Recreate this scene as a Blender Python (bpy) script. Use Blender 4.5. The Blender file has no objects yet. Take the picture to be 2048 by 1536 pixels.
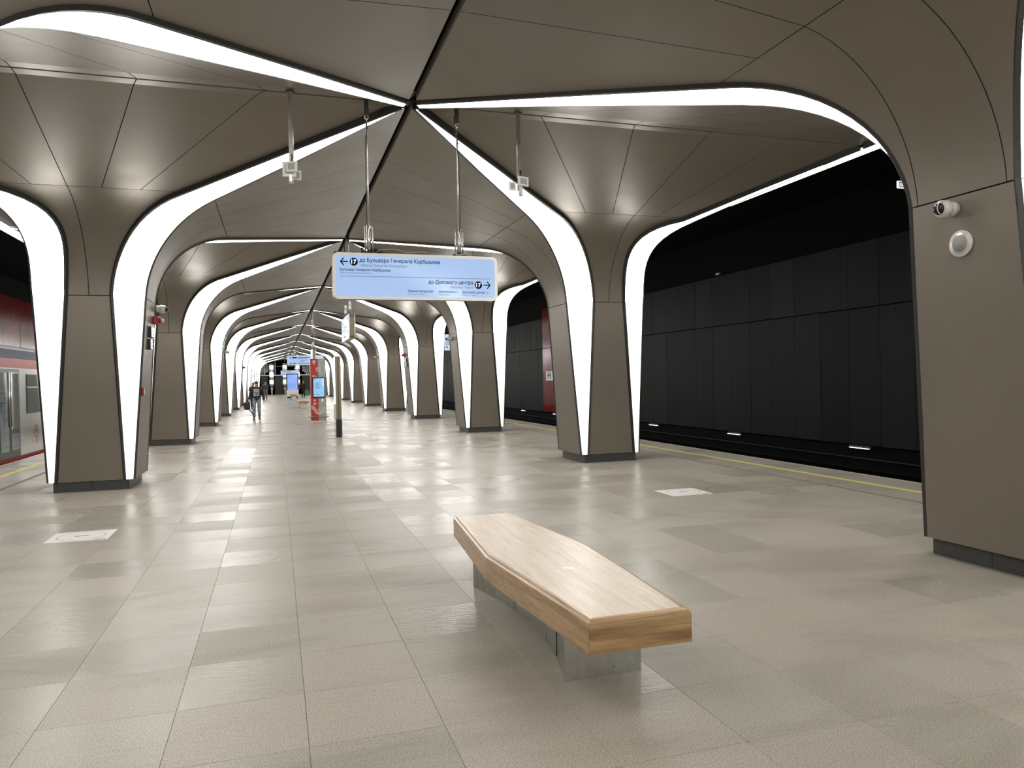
import bpy, bmesh, math, random
from mathutils import Vector, Matrix
from mathutils.geometry import interpolate_bezier, tessellate_polygon
random.seed(7)
S = bpy.context.scene
COL = S.collection
PI = math.pi
# ------------------------------------------------------------------ camera, world, exposure
YAW, PITCH, ROLL = 0.3053, -0.0075, -0.0196
CAMLOC = Vector((-1.6206, 0.0, 1.6))
fwd = Vector((math.sin(YAW)*math.cos(PITCH), math.cos(YAW)*math.cos(PITCH), math.sin(PITCH)))
r0 = Vector((math.cos(YAW), -math.sin(YAW), 0))
u0 = r0.cross(fwd)
rgt = r0*math.cos(ROLL) + u0*math.sin(ROLL)
upv = -r0*math.sin(ROLL) + u0*math.cos(ROLL)
cam = bpy.data.objects.new('camera', bpy.data.cameras.new('camera'))
COL.objects.link(cam)
cam.matrix_world = Matrix(((rgt.x, upv.x, -fwd.x, CAMLOC.x), (rgt.y, upv.y, -fwd.y, CAMLOC.y), (rgt.z, upv.z, -fwd.z, CAMLOC.z), (0, 0, 0, 1)))
cam.data.sensor_width = 36.0
FPX = 1496.4
cam.data.lens = 36.0*FPX/2048
cam.data.clip_start = 0.05
cam.data.clip_end = 500
S.camera = cam
W = bpy.data.worlds.new('world'); S.world = W
W.use_nodes = True
W.node_tree.nodes['Background'].inputs[0].default_value = (0.9, 0.95, 1.0, 1)
W.node_tree.nodes['Background'].inputs[1].default_value = 0.01
S.view_settings.view_transform = 'Standard'
S.view_settings.look = 'None'
S.view_settings.gamma = 1
S.view_settings.use_curve_mapping = False
S.view_settings.exposure = 0.0
LAMP_SHAFT, LAMP_CURVE, LAMP_WING = 1.7, 15.0, 7.6   # radiance of the luminous ribs: shaft, bend, vault wing
EDGE_LAMP = 3.0     # linear lamp above the platform edge

def project(p):
    d = Vector(p) - CAMLOC
    z = d.dot(fwd)
    return (1024 + FPX*d.dot(rgt)/z, 768 - FPX*d.dot(upv)/z, z) if z > 0.05 else None

# ------------------------------------------------------------------ materials
MATS = {}
def mat(name, col, rough=0.5, metal=0.0, emis=None, es=0.0, spec=0.5, coat=0.0):
    m = bpy.data.materials.new(name); m.use_nodes = True
    b = m.node_tree.nodes['Principled BSDF']
    b.inputs['Base Color'].default_value = (*col, 1)
    b.inputs['Roughness'].default_value = rough
    b.inputs['Metallic'].default_value = metal
    b.inputs['Specular IOR Level'].default_value = spec
    b.inputs['Coat Weight'].default_value = coat
    if emis:
        b.inputs['Emission Color'].default_value = (*emis, 1)
        b.inputs['Emission Strength'].default_value = es
    MATS[name] = m
    return m
class NT:
    def __init__(s, m): s.t = m.node_tree; s.b = s.t.nodes['Principled BSDF']
    def n(s, typ, **kw):
        nd = s.t.nodes.new(typ)
        for k, v in kw.items():
            if k.startswith('_'): setattr(nd, k[1:], v)
            else:
                key = int(k[1:]) if k[0] == 'i' and k[1:].isdigit() else k.replace('__', ' ')
                nd.inputs[key].default_value = v
        return nd
    def l(s, a, b): s.t.links.new(a, b)
    def ramp(s, fac, stops):
        r = s.n('ShaderNodeValToRGB')
        while len(r.color_ramp.elements) < len(stops): r.color_ramp.elements.new(0.5)
        for e, (p, c) in zip(r.color_ramp.elements, stops):
            e.position = p; e.color = (*c, 1) if len(c) == 3 else c
        s.l(fac, r.inputs[0]); return r
    def mixc(s, typ, fac, a, b):
        m = s.n('ShaderNodeMix', _data_type='RGBA', _blend_type=typ)
        if isinstance(fac, float): m.inputs[0].default_value = fac
        else: s.l(fac, m.inputs[0])
        for sock, v in ((m.inputs[6], a), (m.inputs[7], b)):
            if isinstance(v, tuple): sock.default_value = (*v, 1)
            else: s.l(v, sock)
        return m.outputs[2]

# brushed bronze-grey aluminium
m = mat('bronze', (0.2, 0.18, 0.15), 0.36, 0.28, spec=0.16); t = NT(m)
tc = t.n('ShaderNodeTexCoord')
nz = t.n('ShaderNodeTexNoise', Scale=0.9, Detail=4.0, Roughness=0.6); t.l(tc.outputs['Object'], nz.inputs['Vector'])
t.l(t.ramp(nz.outputs[0], [(0.3, (0.212, 0.186, 0.151)), (0.7, (0.238, 0.209, 0.170))]).outputs[0], t.b.inputs['Base Color'])
n2 = t.n('ShaderNodeTexNoise', Scale=2.0, Detail=5.0); t.l(tc.outputs['Object'], n2.inputs['Vector'])
rr = t.n('ShaderNodeMapRange', i1=0.3, i2=0.7, i3=0.36, i4=0.43); t.l(n2.outputs[0], rr.inputs[0]); t.l(rr.outputs[0], t.b.inputs['Roughness'])
mat('frame', (0.06, 0.06, 0.056), 0.42, 0.4, spec=0.3)
mat('core', (0.006, 0.006, 0.006), 0.9)
for nm_, e_ in (('diffuser_shaft', LAMP_SHAFT), ('diffuser_curve', LAMP_CURVE), ('diffuser_wing', LAMP_WING)): mat(nm_, (0.8, 0.8, 0.8), 0.3, 0, (1.0, 0.985, 0.95), e_)
mat('edge_lamp', (0.8, 0.8, 0.8), 0.4, 0, (1.0, 0.99, 0.97), EDGE_LAMP)

# granite floor: one look per slab (0.606 x 0.6 grid), tiny tilt of every slab
TX, TY, TY0 = 0.606, 0.6, 4.595
m = mat('floor_granite', (0.4, 0.38, 0.33), 0.3, spec=0.18); t = NT(m)
geo = t.n('ShaderNodeNewGeometry')
pos = geo.outputs['Position']
mp = t.n('ShaderNodeVectorMath', _operation='ADD'); mp.inputs[1].default_value = (TX*0.5+TX*40, -TY0+TY*40, 0); t.l(pos, mp.inputs[0])
dv = t.n('ShaderNodeVectorMath', _operation='DIVIDE'); dv.inputs[1].default_value = (TX, TY, 50); t.l(mp.outputs[0], dv.inputs[0])
fl = t.n('ShaderNodeVectorMath', _operation='FLOOR'); t.l(dv.outputs[0], fl.inputs[0])
wn = t.n('ShaderNodeTexWhiteNoise', _noise_dimensions='3D'); t.l(fl.outputs[0], wn.inputs['Vector'])
sp = t.n('ShaderNodeTexNoise', Scale=130.0, Detail=4.0, Roughness=0.8); t.l(pos, sp.inputs['Vector'])
spk = t.ramp(sp.outputs[0], [(0.34, (0.17, 0.155, 0.13)), (0.5, (0.335, 0.31, 0.265)), (0.66, (0.50, 0.468, 0.41))])
hue = t.ramp(wn.outputs['Value'], [(0.0, (0.91, 0.905, 0.87)), (0.35, (0.98, 0.965, 0.94)), (0.7, (1.03, 1.0, 0.97)), (1.0, (0.96, 0.965, 0.945))])
c1 = t.mixc('MULTIPLY', 1.0, spk.outputs[0], hue.outputs[0])
ms = t.n('ShaderNodeMapping'); ms.inputs['Scale'].default_value = (0.5, 1.3, 1); t.l(pos, ms.inputs['Vector'])
st = t.n('ShaderNodeTexNoise', Scale=1.1, Detail=6.0, Roughness=0.62, Distortion=0.6); t.l(ms.outputs[0], st.inputs['Vector'])
c2 = t.mixc('MULTIPLY', 1.0, c1, t.ramp(st.outputs[0], [(0.34, (0.84, 0.83, 0.81)), (0.5, (1, 1, 1)), (0.75, (1.02, 1.02, 1.0))]).outputs[0])
t.l(c2, t.b.inputs['Base Color'])
ro = t.n('ShaderNodeMapRange', i1=0.0, i2=1.0, i3=0.26, i4=0.42); t.l(wn.outputs['Value'], ro.inputs[0])
ro2 = t.n('ShaderNodeMath', _operation='ADD'); t.l(ro.outputs[0], ro2.inputs[0])
sr = t.n('ShaderNodeMapRange', i1=0.35, i2=0.7, i3=0.03, i4=-0.02); t.l(st.outputs[0], sr.inputs[0]); t.l(sr.outputs[0], ro2.inputs[1])
t.l(ro2.outputs[0], t.b.inputs['Roughness'])
sub = t.n('ShaderNodeVectorMath', _operation='SUBTRACT'); sub.inputs[1].default_value = (0.5, 0.5, 0.5); t.l(wn.outputs['Color'], sub.inputs[0])
mul = t.n('ShaderNodeVectorMath', _operation='MULTIPLY'); mul.inputs[1].default_value = (0.03, 0.03, 0); t.l(sub.outputs[0], mul.inputs[0])
add = t.n('ShaderNodeVectorMath', _operation='ADD'); t.l(mul.outputs[0], add.inputs[0]); t.l(geo.outputs['Normal'], add.inputs[1])
nrm = t.n('ShaderNodeVectorMath', _operation='NORMALIZE'); t.l(add.outputs[0], nrm.inputs[0])
mr_ = t.n('ShaderNodeMapping'); mr_.inputs['Scale'].default_value = (10, 34, 1); t.l(pos, mr_.inputs['Vector']); rp = t.n('ShaderNodeTexNoise', Scale=1.0, Detail=2.0); t.l(mr_.outputs[0], rp.inputs['Vector'])
bp = t.n('ShaderNodeBump', Strength=0.10, Distance=0.02); t.l(rp.outputs[0], bp.inputs['Height']); t.l(nrm.outputs[0], bp.inputs['Normal'])
bp2 = t.n('ShaderNodeBump', Strength=0.02, Distance=0.003); t.l(sp.outputs[0], bp2.inputs['Height']); t.l(bp.outputs[0], bp2.inputs['Normal'])
t.l(bp2.outputs[0], t.b.inputs['Normal'])

def speckle(name, a, b, rough, scale=120.0):
    m = mat(name, a, rough); t = NT(m)
    g = t.n('ShaderNodeNewGeometry')
    s_ = t.n('ShaderNodeTexNoise', Scale=scale, Detail=3.0, Roughness=0.7); t.l(g.outputs['Position'], s_.inputs['Vector'])
    t.l(t.ramp(s_.outputs[0], [(0.35, a), (0.65, b)]).outputs[0], t.b.inputs['Base Color'])
    return m
speckle('plinth_granite', (0.03, 0.03, 0.028), (0.085, 0.083, 0.076), 0.45)
speckle('grout', (0.26, 0.245, 0.21), (0.34, 0.32, 0.28), 0.8)
speckle('groove', (0.12, 0.11, 0.095), (0.2, 0.19, 0.165), 0.7)
speckle('nosing', (0.5, 0.48, 0.43), (0.62, 0.6, 0.55), 0.5)
speckle('yellow_paint', (0.56, 0.49, 0.12), (0.64, 0.57, 0.17), 0.5, 60)

def panel_mat(name, col, rough, metal, var):
    m = mat(name, col, rough, metal); t = NT(m)
    oi = t.n('ShaderNodeObjectInfo')
    mr = t.n('ShaderNodeMapRange', i3=1-var, i4=1+var); t.l(oi.outputs['Random'], mr.inputs[0])
    g = t.n('ShaderNodeNewGeometry')
    mpn = t.n('ShaderNodeMapping'); mpn.inputs['Scale'].default_value = (1, 14, 0.15); t.l(g.outputs['Position'], mpn.inputs['Vector'])
    s_ = t.n('ShaderNodeTexNoise', Scale=1.2, Detail=3.0); t.l(mpn.outputs[0], s_.inputs['Vector'])
    cc = t.ramp(s_.outputs[0], [(0.3, tuple(c*0.8 for c in col)), (0.7, tuple(c*1.2 for c in col))])
    v = t.n('ShaderNodeVectorMath', _operation='SCALE'); t.l(cc.outputs[0], v.inputs[0]); t.l(mr.outputs[0], v.inputs['Scale'])
    t.l(v.outputs[0], t.b.inputs['Base Color'])
panel_mat('wall_black', (0.0085, 0.0092, 0.0096), 0.6, 0.0, 0.35); MATS['wall_black'].node_tree.nodes['Principled BSDF'].inputs['Specular IOR Level'].default_value = 0.12
panel_mat('wall_red', (0.15, 0.011, 0.011), 0.2, 0.0, 0.06); MATS['wall_red'].node_tree.nodes['Principled BSDF'].inputs['Specular IOR Level'].default_value = 0.14
mat('tunnel_dark', (0.0016, 0.0016, 0.0017), 0.85, spec=0.1)
mat('tunnel_bed', (0.005, 0.005, 0.0048), 0.8, spec=0.1)
mat('steel', (0.56, 0.55, 0.52), 0.25, 1.0)
mat('rail_steel', (0.25, 0.24, 0.23), 0.35, 1.0)
m = mat('brushed_steel', (0.42, 0.41, 0.385), 0.3, 1.0); t = NT(m)
g = t.n('ShaderNodeNewGeometry'); mpn = t.n('ShaderNodeMapping'); mpn.inputs['Scale'].default_value = (3, 3, 0.6); t.l(g.outputs['Position'], mpn.inputs['Vector'])
s_ = t.n('ShaderNodeTexNoise', Scale=6.0, Detail=5.0, Roughness=0.7); t.l(mpn.outputs[0], s_.inputs['Vector'])
t.l(t.ramp(s_.outputs[0], [(0.3, (0.40, 0.39, 0.365)), (0.7, (0.52, 0.51, 0.48))]).outputs[0], t.b.inputs['Base Color'])
mr = t.n('ShaderNodeMapRange', i1=0.3, i2=0.7, i3=0.22, i4=0.42); t.l(s_.outputs[0], mr.inputs[0]); t.l(mr.outputs[0], t.b.inputs['Roughness'])

def oak(name, axis, dark, mid, light, rough=0.38):
    m = mat(name, mid, rough); t = NT(m)
    tc = t.n('ShaderNodeTexCoord')
    a = t.n('ShaderNodeMapping'); sc = [26, 26, 26]; sc[axis] = 1.6; a.inputs['Scale'].default_value = sc; t.l(tc.outputs['Object'], a.inputs['Vector'])
    n1 = t.n('ShaderNodeTexNoise', Scale=1.0, Detail=5.0, Roughness=0.6, Distortion=0.5); t.l(a.outputs[0], n1.inputs['Vector'])
    b = t.n('ShaderNodeMapping'); sc = [120, 120, 120]; sc[axis] = 7; b.inputs['Scale'].default_value = sc; t.l(tc.outputs['Object'], b.inputs['Vector'])
    n2 = t.n('ShaderNodeTexNoise', Scale=1.0, Detail=3.0, Roughness=0.7); t.l(b.outputs[0], n2.inputs['Vector'])
    c1 = t.ramp(n1.outputs[0], [(0.28, dark), (0.5, mid), (0.72, light)])
    c2 = t.ramp(n2.outputs[0], [(0.32, (0.62, 0.58, 0.52)), (0.5, (1, 1, 1))])
    t.l(t.mixc('MULTIPLY', 0.6, c1.outputs[0], c2.outputs[0]), t.b.inputs['Base Color'])
    bp = t.n('ShaderNodeBump', Strength=0.1, Distance=0.003); t.l(n2.outputs[0], bp.inputs['Height']); t.l(bp.outputs[0], t.b.inputs['Normal'])
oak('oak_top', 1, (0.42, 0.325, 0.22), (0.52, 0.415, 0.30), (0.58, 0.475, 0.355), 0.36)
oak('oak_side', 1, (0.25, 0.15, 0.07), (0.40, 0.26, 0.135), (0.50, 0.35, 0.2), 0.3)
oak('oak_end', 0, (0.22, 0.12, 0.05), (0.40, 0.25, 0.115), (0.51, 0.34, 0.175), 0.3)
mat('white_plastic', (0.62, 0.61, 0.57), 0.4)
mat('grey_mesh', (0.3, 0.3, 0.29), 0.7)
mat('black_gloss', (0.008, 0.008, 0.009), 0.08)
mat('black_matte', (0.012, 0.012, 0.013), 0.6)
mat('clear_dome', (0.6, 0.6, 0.6), 0.05, 0.0); MATS['clear_dome'].node_tree.nodes['Principled BSDF'].inputs['Transmission Weight'].default_value = 0.9
mat('red_paint', (0.32, 0.012, 0.012), 0.35)
mat('white_lit', (0.7, 0.7, 0.7), 0.4, 0, (0.95, 0.97, 1.0), 0.7)
mat('silver_frame', (0.68, 0.67, 0.64), 0.35, 0.4)
mat('screen_blue', (0.05, 0.06, 0.08), 0.12, 0, (0.37, 0.535, 0.83), 0.95)
mat('screen_pale', (0.05, 0.06, 0.08), 0.12, 0, (0.60, 0.75, 0.92), 0.95)
mat('screen_map', (0.05, 0.06, 0.08), 0.12, 0, (0.30, 0.58, 0.88), 0.95)
mat('screen_info', (0.05, 0.06, 0.08), 0.12, 0, (0.25, 0.40, 0.95), 0.95)
mat('screen_line', (0.05, 0.1, 0.25), 0.3, 0, (0.12, 0.28, 0.6), 0.6)
mat('navy_ink', (0.003, 0.007, 0.03), 0.5, spec=0.05)
mat('grey_ink', (0.10, 0.14, 0.24), 0.4)
mat('white_ink', (0.7, 0.72, 0.74), 0.4, 0, (0.85, 0.9, 1.0), 0.7)
mat('cyan_ink', (0.02, 0.25, 0.5), 0.4, 0, (0.05, 0.35, 0.75), 0.5)
mat('green_ink', (0.3, 0.5, 0.03), 0.4, 0, (0.35, 0.55, 0.05), 0.4)
mat('pillar_bronze', (0.24, 0.2, 0.135), 0.35, 0.7)
mat('kiosk_red', (0.42, 0.02, 0.014), 0.35)
mat('kiosk_grey', (0.36, 0.36, 0.33), 0.45)
mat('white_paint', (0.72, 0.71, 0.68), 0.45)
mat('decal_white', (0.66, 0.64, 0.6), 0.5)
mat('decal_grey', (0.30, 0.29, 0.27), 0.6)
mat('decal_dark', (0.03, 0.03, 0.03), 0.6)
mat('train_blue', (0.012, 0.02, 0.045), 0.5, 0.0, spec=0.12)
mat('train_red', (0.24, 0.028, 0.018), 0.35, 0.0, spec=0.12)
mat('train_roof', (0.30, 0.30, 0.31), 0.55, 0.0, spec=0.3)
mat('train_grey', (0.5, 0.5, 0.49), 0.16, 0.9)
mat('train_dark', (0.02, 0.022, 0.02), 0.35)
mat('window_glass', (0.09, 0.11, 0.11), 0.04, 0.0, None, 0, 0.8)
mat('lamp_white', (0.8, 0.8, 0.8), 0.4, 0, (1, 1, 0.97), 3.0)
mat('skin', (0.50, 0.27, 0.19), 0.55)
mat('hair_brown', (0.045, 0.03, 0.02), 0.7)
mat('hair_grey', (0.22, 0.2, 0.18), 0.7)
mat('cloth_black', (0.014, 0.013, 0.016), 0.85)
mat('cloth_olive', (0.06, 0.07, 0.055), 0.85)
mat('cloth_grey', (0.16, 0.15, 0.14), 0.85)
m = mat('denim', (0.16, 0.2, 0.28), 0.85); t = NT(m)
tc = t.n('ShaderNodeTexCoord'); s_ = t.n('ShaderNodeTexNoise', Scale=7.0, Detail=4.0); t.l(tc.outputs['Object'], s_.inputs['Vector'])
t.l(t.ramp(s_.outputs[0], [(0.35, (0.09, 0.12, 0.18)), (0.65, (0.27, 0.31, 0.38))]).outputs[0], t.b.inputs['Base Color'])
mat('print_pale', (0.42, 0.36, 0.36), 0.8)
mat('print_dark', (0.03, 0.03, 0.05), 0.8)
mat('bag_black', (0.022, 0.02, 0.022), 0.7)
mat('bag_green', (0.05, 0.2, 0.09), 0.5)
mat('chrome', (0.75, 0.74, 0.7), 0.12, 1.0)
mat('shutter', (0.035, 0.034, 0.03), 0.6)

# ------------------------------------------------------------------ mesh helpers
class MB:
    def __init__(s): s.v = []; s.f = []; s.m = []; s.sm = []; s.mats = []
    def mi(s, mname):
        if mname not in s.mats: s.mats.append(mname)
        return s.mats.index(mname)
    def add(s, vs, fs, mname, smooth=False):
        o = len(s.v); k = s.mi(mname)
        s.v += [tuple(v) for v in vs]
        for f in fs: s.f.append(tuple(i+o for i in f)); s.m.append(k); s.sm.append(smooth)
        return s
    def box(s, c, d, mname, rz=0.0, bev=0.0):
        x, y, z = (q/2 for q in d)
        if bev <= 0:
            vs = [(sx*x, sy*y, sz*z) for sz in (-1, 1) for sx, sy in ((-1, -1), (1, -1), (1, 1), (-1, 1))]
            fs = [(3, 2, 1, 0), (4, 5, 6, 7), (0, 1, 5, 4), (1, 2, 6, 5), (2, 3, 7, 6), (3, 0, 4, 7)]
        else:
            bm = bmesh.new(); bmesh.ops.create_cube(bm, size=1)
            bmesh.ops.scale(bm, vec=d, verts=bm.verts)
            bmesh.ops.bevel(bm, geom=bm.edges[:], offset=bev, segments=2, affect='EDGES', profile=0.5)
            bm.verts.index_update()
            vs = [tuple(v.co) for v in bm.verts]; fs = [tuple(v.index for v in f.verts) for f in bm.faces]; bm.free()
        ca, sa = math.cos(rz), math.sin(rz)
        vs = [(c[0]+a*ca-b*sa, c[1]+a*sa+b*ca, c[2]+d_) for a, b, d_ in vs]
        return s.add(vs, fs, mname)
    def tube(s, pts, r, mname, n=10, caps=True):
        pts = [Vector(p) for p in pts]
        rs = r if isinstance(r, (list, tuple)) else [r]*len(pts)
        vs = []; ref = None
        for i, p in enumerate(pts):
            d = (pts[min(i+1, len(pts)-1)] - pts[max(i-1, 0)]).normalized()
            if ref is None: ref = Vector((0, 0, 1)) if abs(d.z) < 0.9 else Vector((1, 0, 0))
            a = d.cross(ref).normalized(); b = d.cross(a).normalized(); ref = -b if False else a.cross(d)
            for k in range(n):
                an = 2*PI*k/n
                vs.append(p + (a*math.cos(an) + b*math.sin(an))*rs[i])
        fs = [(i*n+k, i*n+(k+1) % n, (i+1)*n+(k+1) % n, (i+1)*n+k) for i in range(len(pts)-1) for k in range(n)]
        if caps: fs += [tuple(range(n))[::-1], tuple(range((len(pts)-1)*n, len(pts)*n))]
        return s.add(vs, fs, mname, True)
    def prism(s, poly, axis, a, b, mname):
        # poly: list of 2D points in the two other axes; extruded along axis from a to b
        n = len(poly)
        def P(q, w):
            return (w, q[0], q[1]) if axis == 0 else ((q[0], w, q[1]) if axis == 1 else (q[0], q[1], w))
        vs = [P(q, a) for q in poly] + [P(q, b) for q in poly]
        fs = [tuple(range(n))[::-1], tuple(range(n, 2*n))] + [(i, (i+1) % n, n+(i+1) % n, n+i) for i in range(n)]
        return s.add(vs, fs, mname)
    def sphere(s, c, r, mname, n=12, m_=8, sc=(1, 1, 1)):
        vs = [(c[0], c[1], c[2]+r*sc[2])]
        for i in range(1, m_):
            th = PI*i/m_
            for k in range(n):
                ph = 2*PI*k/n
                vs.append((c[0]+r*sc[0]*math.sin(th)*math.cos(ph), c[1]+r*sc[1]*math.sin(th)*math.sin(ph), c[2]+r*sc[2]*math.cos(th)))
        vs.append((c[0], c[1], c[2]-r*sc[2])); e = len(vs)-1
        fs = [(0, 1+k, 1+(k+1) % n) for k in range(n)]
        for i in range(m_-2):
            fs += [(1+i*n+k, 1+(i+1)*n+k, 1+(i+1)*n+(k+1) % n, 1+i*n+(k+1) % n) for k in range(n)]
        fs += [(e, 1+(m_-2)*n+(k+1) % n, 1+(m_-2)*n+k) for k in range(n)]
        return s.add(vs, fs, mname, True)
    def build(s, name, parent=None, recalc=True):
        me = bpy.data.meshes.new(name)
        me.from_pydata(s.v, [], s.f)
        for q in s.mats: me.materials.append(MATS[q])
        me.polygons.foreach_set('material_index', s.m)
        me.polygons.foreach_set('use_smooth', s.sm)
        if recalc:
            bm = bmesh.new(); bm.from_mesh(me); bmesh.ops.recalc_face_normals(bm, faces=bm.faces); bm.to_mesh(me); bm.free()
        me.update()
        o = bpy.data.objects.new(name, me); COL.objects.link(o)
        if parent: o.parent = parent
        return o
def tag(o, label=None, cat=None, group=None, kind=None):
    if label: o['label'] = label
    if cat: o['category'] = cat
    if group: o['group'] = group
    if kind: o['kind'] = kind
    return o
def thing(name, label, cat, loc=(0, 0, 0), rz=0.0, group=None):
    o = bpy.data.objects.new(name, None); COL.objects.link(o)
    o.location = loc; o.rotation_euler = (0, 0, rz); o.empty_display_size = 0.2
    return tag(o, label, cat, group)
def struct(name, mb):
    return tag(mb.build(name), kind='structure')
def kids(o): return [c for c in bpy.data.objects if c.parent == o]
def copy_tree(o, parent=None):
    c = o.copy(); COL.objects.link(c)
    if parent: c.parent = parent
    for ch in KIDS.get(o.name, None) or kids(o): copy_tree(ch, c)
    return c
KIDS = {}
def cache_kids(root):
    KIDS.clear()
    for c in bpy.data.objects:
        if c.parent: KIDS.setdefault(c.parent.name, []).append(c)

# ------------------------------------------------------------------ station grid
Y0, D, XC = 8.993, 8.8586, 4.344
NCOL = 12                      # columns k = -3 .. 10 on both sides
YEND = 108.0
EDGE = 7.09

# ------------------------------------------------------------------ floor
fb = MB()
fb.box((0, (YEND-36)/2, -0.62), (2*EDGE-0.02, YEND+36, 1.2), 'grout')
floor = struct('floor', fb)
cells = []
NX = 9
for j in range(-65, int((YEND-TY0)/TY)):
    y = TY0 + (j+0.5)*TY
    for i in range(-NX, NX+1): cells.append((i*TX, y))
def area(c):
    q = [project((c[0]+sx*TX/2, c[1]+sy*TY/2, 0)) for sx, sy in ((-1, -1), (1, -1), (1, 1), (-1, 1))]
    if any(p is None for p in q): return -1
    if not any(0 <= p[0] <= 2048 and 0 <= p[1] <= 1536 for p in q): return -1
    return abs(sum(q[i][0]*q[(i+1) % 4][1]-q[(i+1) % 4][0]*q[i][1] for i in range(4)))/2
def hidden(c):   # under a column
    k = round((c[1]-Y0)/D-0.5); return abs(c[1]-(Y0+(k+0.5)*D)) < 0.2 and abs(abs(c[0])-XC) < 0.2
cells.sort(key=lambda c: -(-2 if hidden(c) else area(c)))
def slab(mb, cx, cy, w, d, z=0.0, h=0.019, mname='floor_granite', g=0.0008, b=0.0009):
    x, y = w/2-g, d/2-g
    vs = [(cx-x, cy-y, z-h), (cx+x, cy-y, z-h), (cx+x, cy+y, z-h), (cx-x, cy+y, z-h),
          (cx-x, cy-y, z-b), (cx+x, cy-y, z-b), (cx+x, cy+y, z-b), (cx-x, cy+y, z-b),
          (cx-x+b, cy-y+b, z), (cx+x-b, cy-y+b, z), (cx+x-b, cy+y-b, z), (cx-x+b, cy+y-b, z)]
    fs = [(8, 9, 10, 11)] + [(i, (i+1) % 4, 4+(i+1) % 4, 4+i) for i in range(4)] + [(4+i, 4+(i+1) % 4, 8+(i+1) % 4, 8+i) for i in range(4)]
    mb.add(vs, fs, mname)
tm = MB(); slab(tm, 0, 0, TX, TY)
t0 = tm.build('floor_tile', floor); t0.location = (*cells[0], 0)
for c in cells[1:290]:
    o = t0.copy(); COL.objects.link(o); o.parent = floor; o.location = (*c, 0)
rest = MB()
for c in cells[290:]: slab(rest, c[0], c[1], TX, TY)
o = rest.build('floor_tiles_beyond', floor); o['kind'] = 'stuff'
XI = NX*TX + TX/2               # inner limit of the edge strips
es = MB(); L = 1.2
for sx in (-1, 1):
    for j in range(-30, int(YEND/L)):
        y = j*L + L/2
        slab(es, sx*(XI+0.045), y, 0.09, L, 0, 0.019, 'groove')
        slab(es, sx*((XI+0.09+6.36)/2), y, 6.36-XI-0.09, L)
        slab(es, sx*((6.47+EDGE-0.04)/2), y, EDGE-0.04-6.47, L)
o = es.build('edge_slabs', floor); o['kind'] = 'stuff'
tn = 1
for sx in (-1, 1):
    mb = MB(); mb.box((sx*6.415, (YEND-34)/2, -0.0095), (0.105, YEND+34, 0.02), 'yellow_paint'); struct('trim_%d' % tn, mb); tn += 1
    mb = MB(); mb.box((sx*(EDGE-0.018), (YEND-34)/2, -0.03), (0.036, YEND+34, 0.062), 'nosing'); struct('trim_%d' % tn, mb); tn += 1
mb = MB(); mb.box((0, 13.16, -0.0092), (2*XI, 0.02, 0.02), 'decal_grey'); struct('trim_%d' % tn, mb); tn += 1

# ------------------------------------------------------------------ tunnel shell
mb = MB(); mb.box((0, (YEND-36)/2, 5.75), (23.5, YEND+38, 0.2), 'tunnel_dark'); struct('ceiling', mb)
for sx, nm in ((-1, 'left'), (1, 'right')):
    mb = MB(); mb.box((sx*9.0, (YEND-36)/2, -1.4), (3.8, YEND+38, 0.3), 'tunnel_bed'); struct('floor_track_'+nm, mb)
    for rx in (7.9, 9.4):
        mb = MB(); mb.prism([(sx*rx-0.07, -1.25), (sx*rx+0.07, -1.25), (sx*rx+0.02, -1.2), (sx*rx+0.035, -1.1), (sx*rx-0.035, -1.1), (sx*rx-0.02, -1.2)], 1, -35, YEND, 'rail_steel')
        struct('trim_%d' % tn, mb); tn += 1
    wb = MB(); wb.box((sx*10.98, (YEND-36)/2, 2.1), (0.3, YEND+38, 7.4), 'tunnel_dark')
    wb.box((sx*10.735, (YEND-36)/2, 4.50), (0.03, YEND+34, 0.014), 'tunnel_bed')
    wb.box((sx*10.72, (YEND-36)/2, -0.55), (0.05, YEND+34, 0.025), 'tunnel_bed')
    wb.box((sx*10.72, (YEND-36)/2, -0.32), (0.03, YEND+34, 0.012), 'frame')
    wall = struct('wall_'+nm, wb)
    PW = 0.92
    lo = {}
    for j in range(-2, 108):
        y = j*PW + PW/2 + 0.06
        if y > YEND-1: continue
        red = 25.0 < y < 34.0
        for row, (za, zb) in enumerate(((-0.03, 3.0), (3.02, 4.9))):
            if not red and row == 1: zb = 4.46
            key = (red, row)
            if key not in lo:
                q = MB(); q.box((0, 0, (za+zb)/2), (0.06, PW-0.008, zb-za), 'wall_red' if red else 'wall_black', 0, 0.004)
                ob = q.build('wall_panel', wall); lo[key] = ob
            else:
                ob = lo[key].copy(); COL.objects.link(ob); ob.parent = wall
            ob.location = (sx*(10.78 + random.uniform(-0.004, 0.004) - (0.04 if red else 0)), y, 0)
mb = MB(); mb.box((0, -36.5, 2.2), (23.5, 0.3, 8), 'tunnel_dark'); struct('wall_back', mb)

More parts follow.
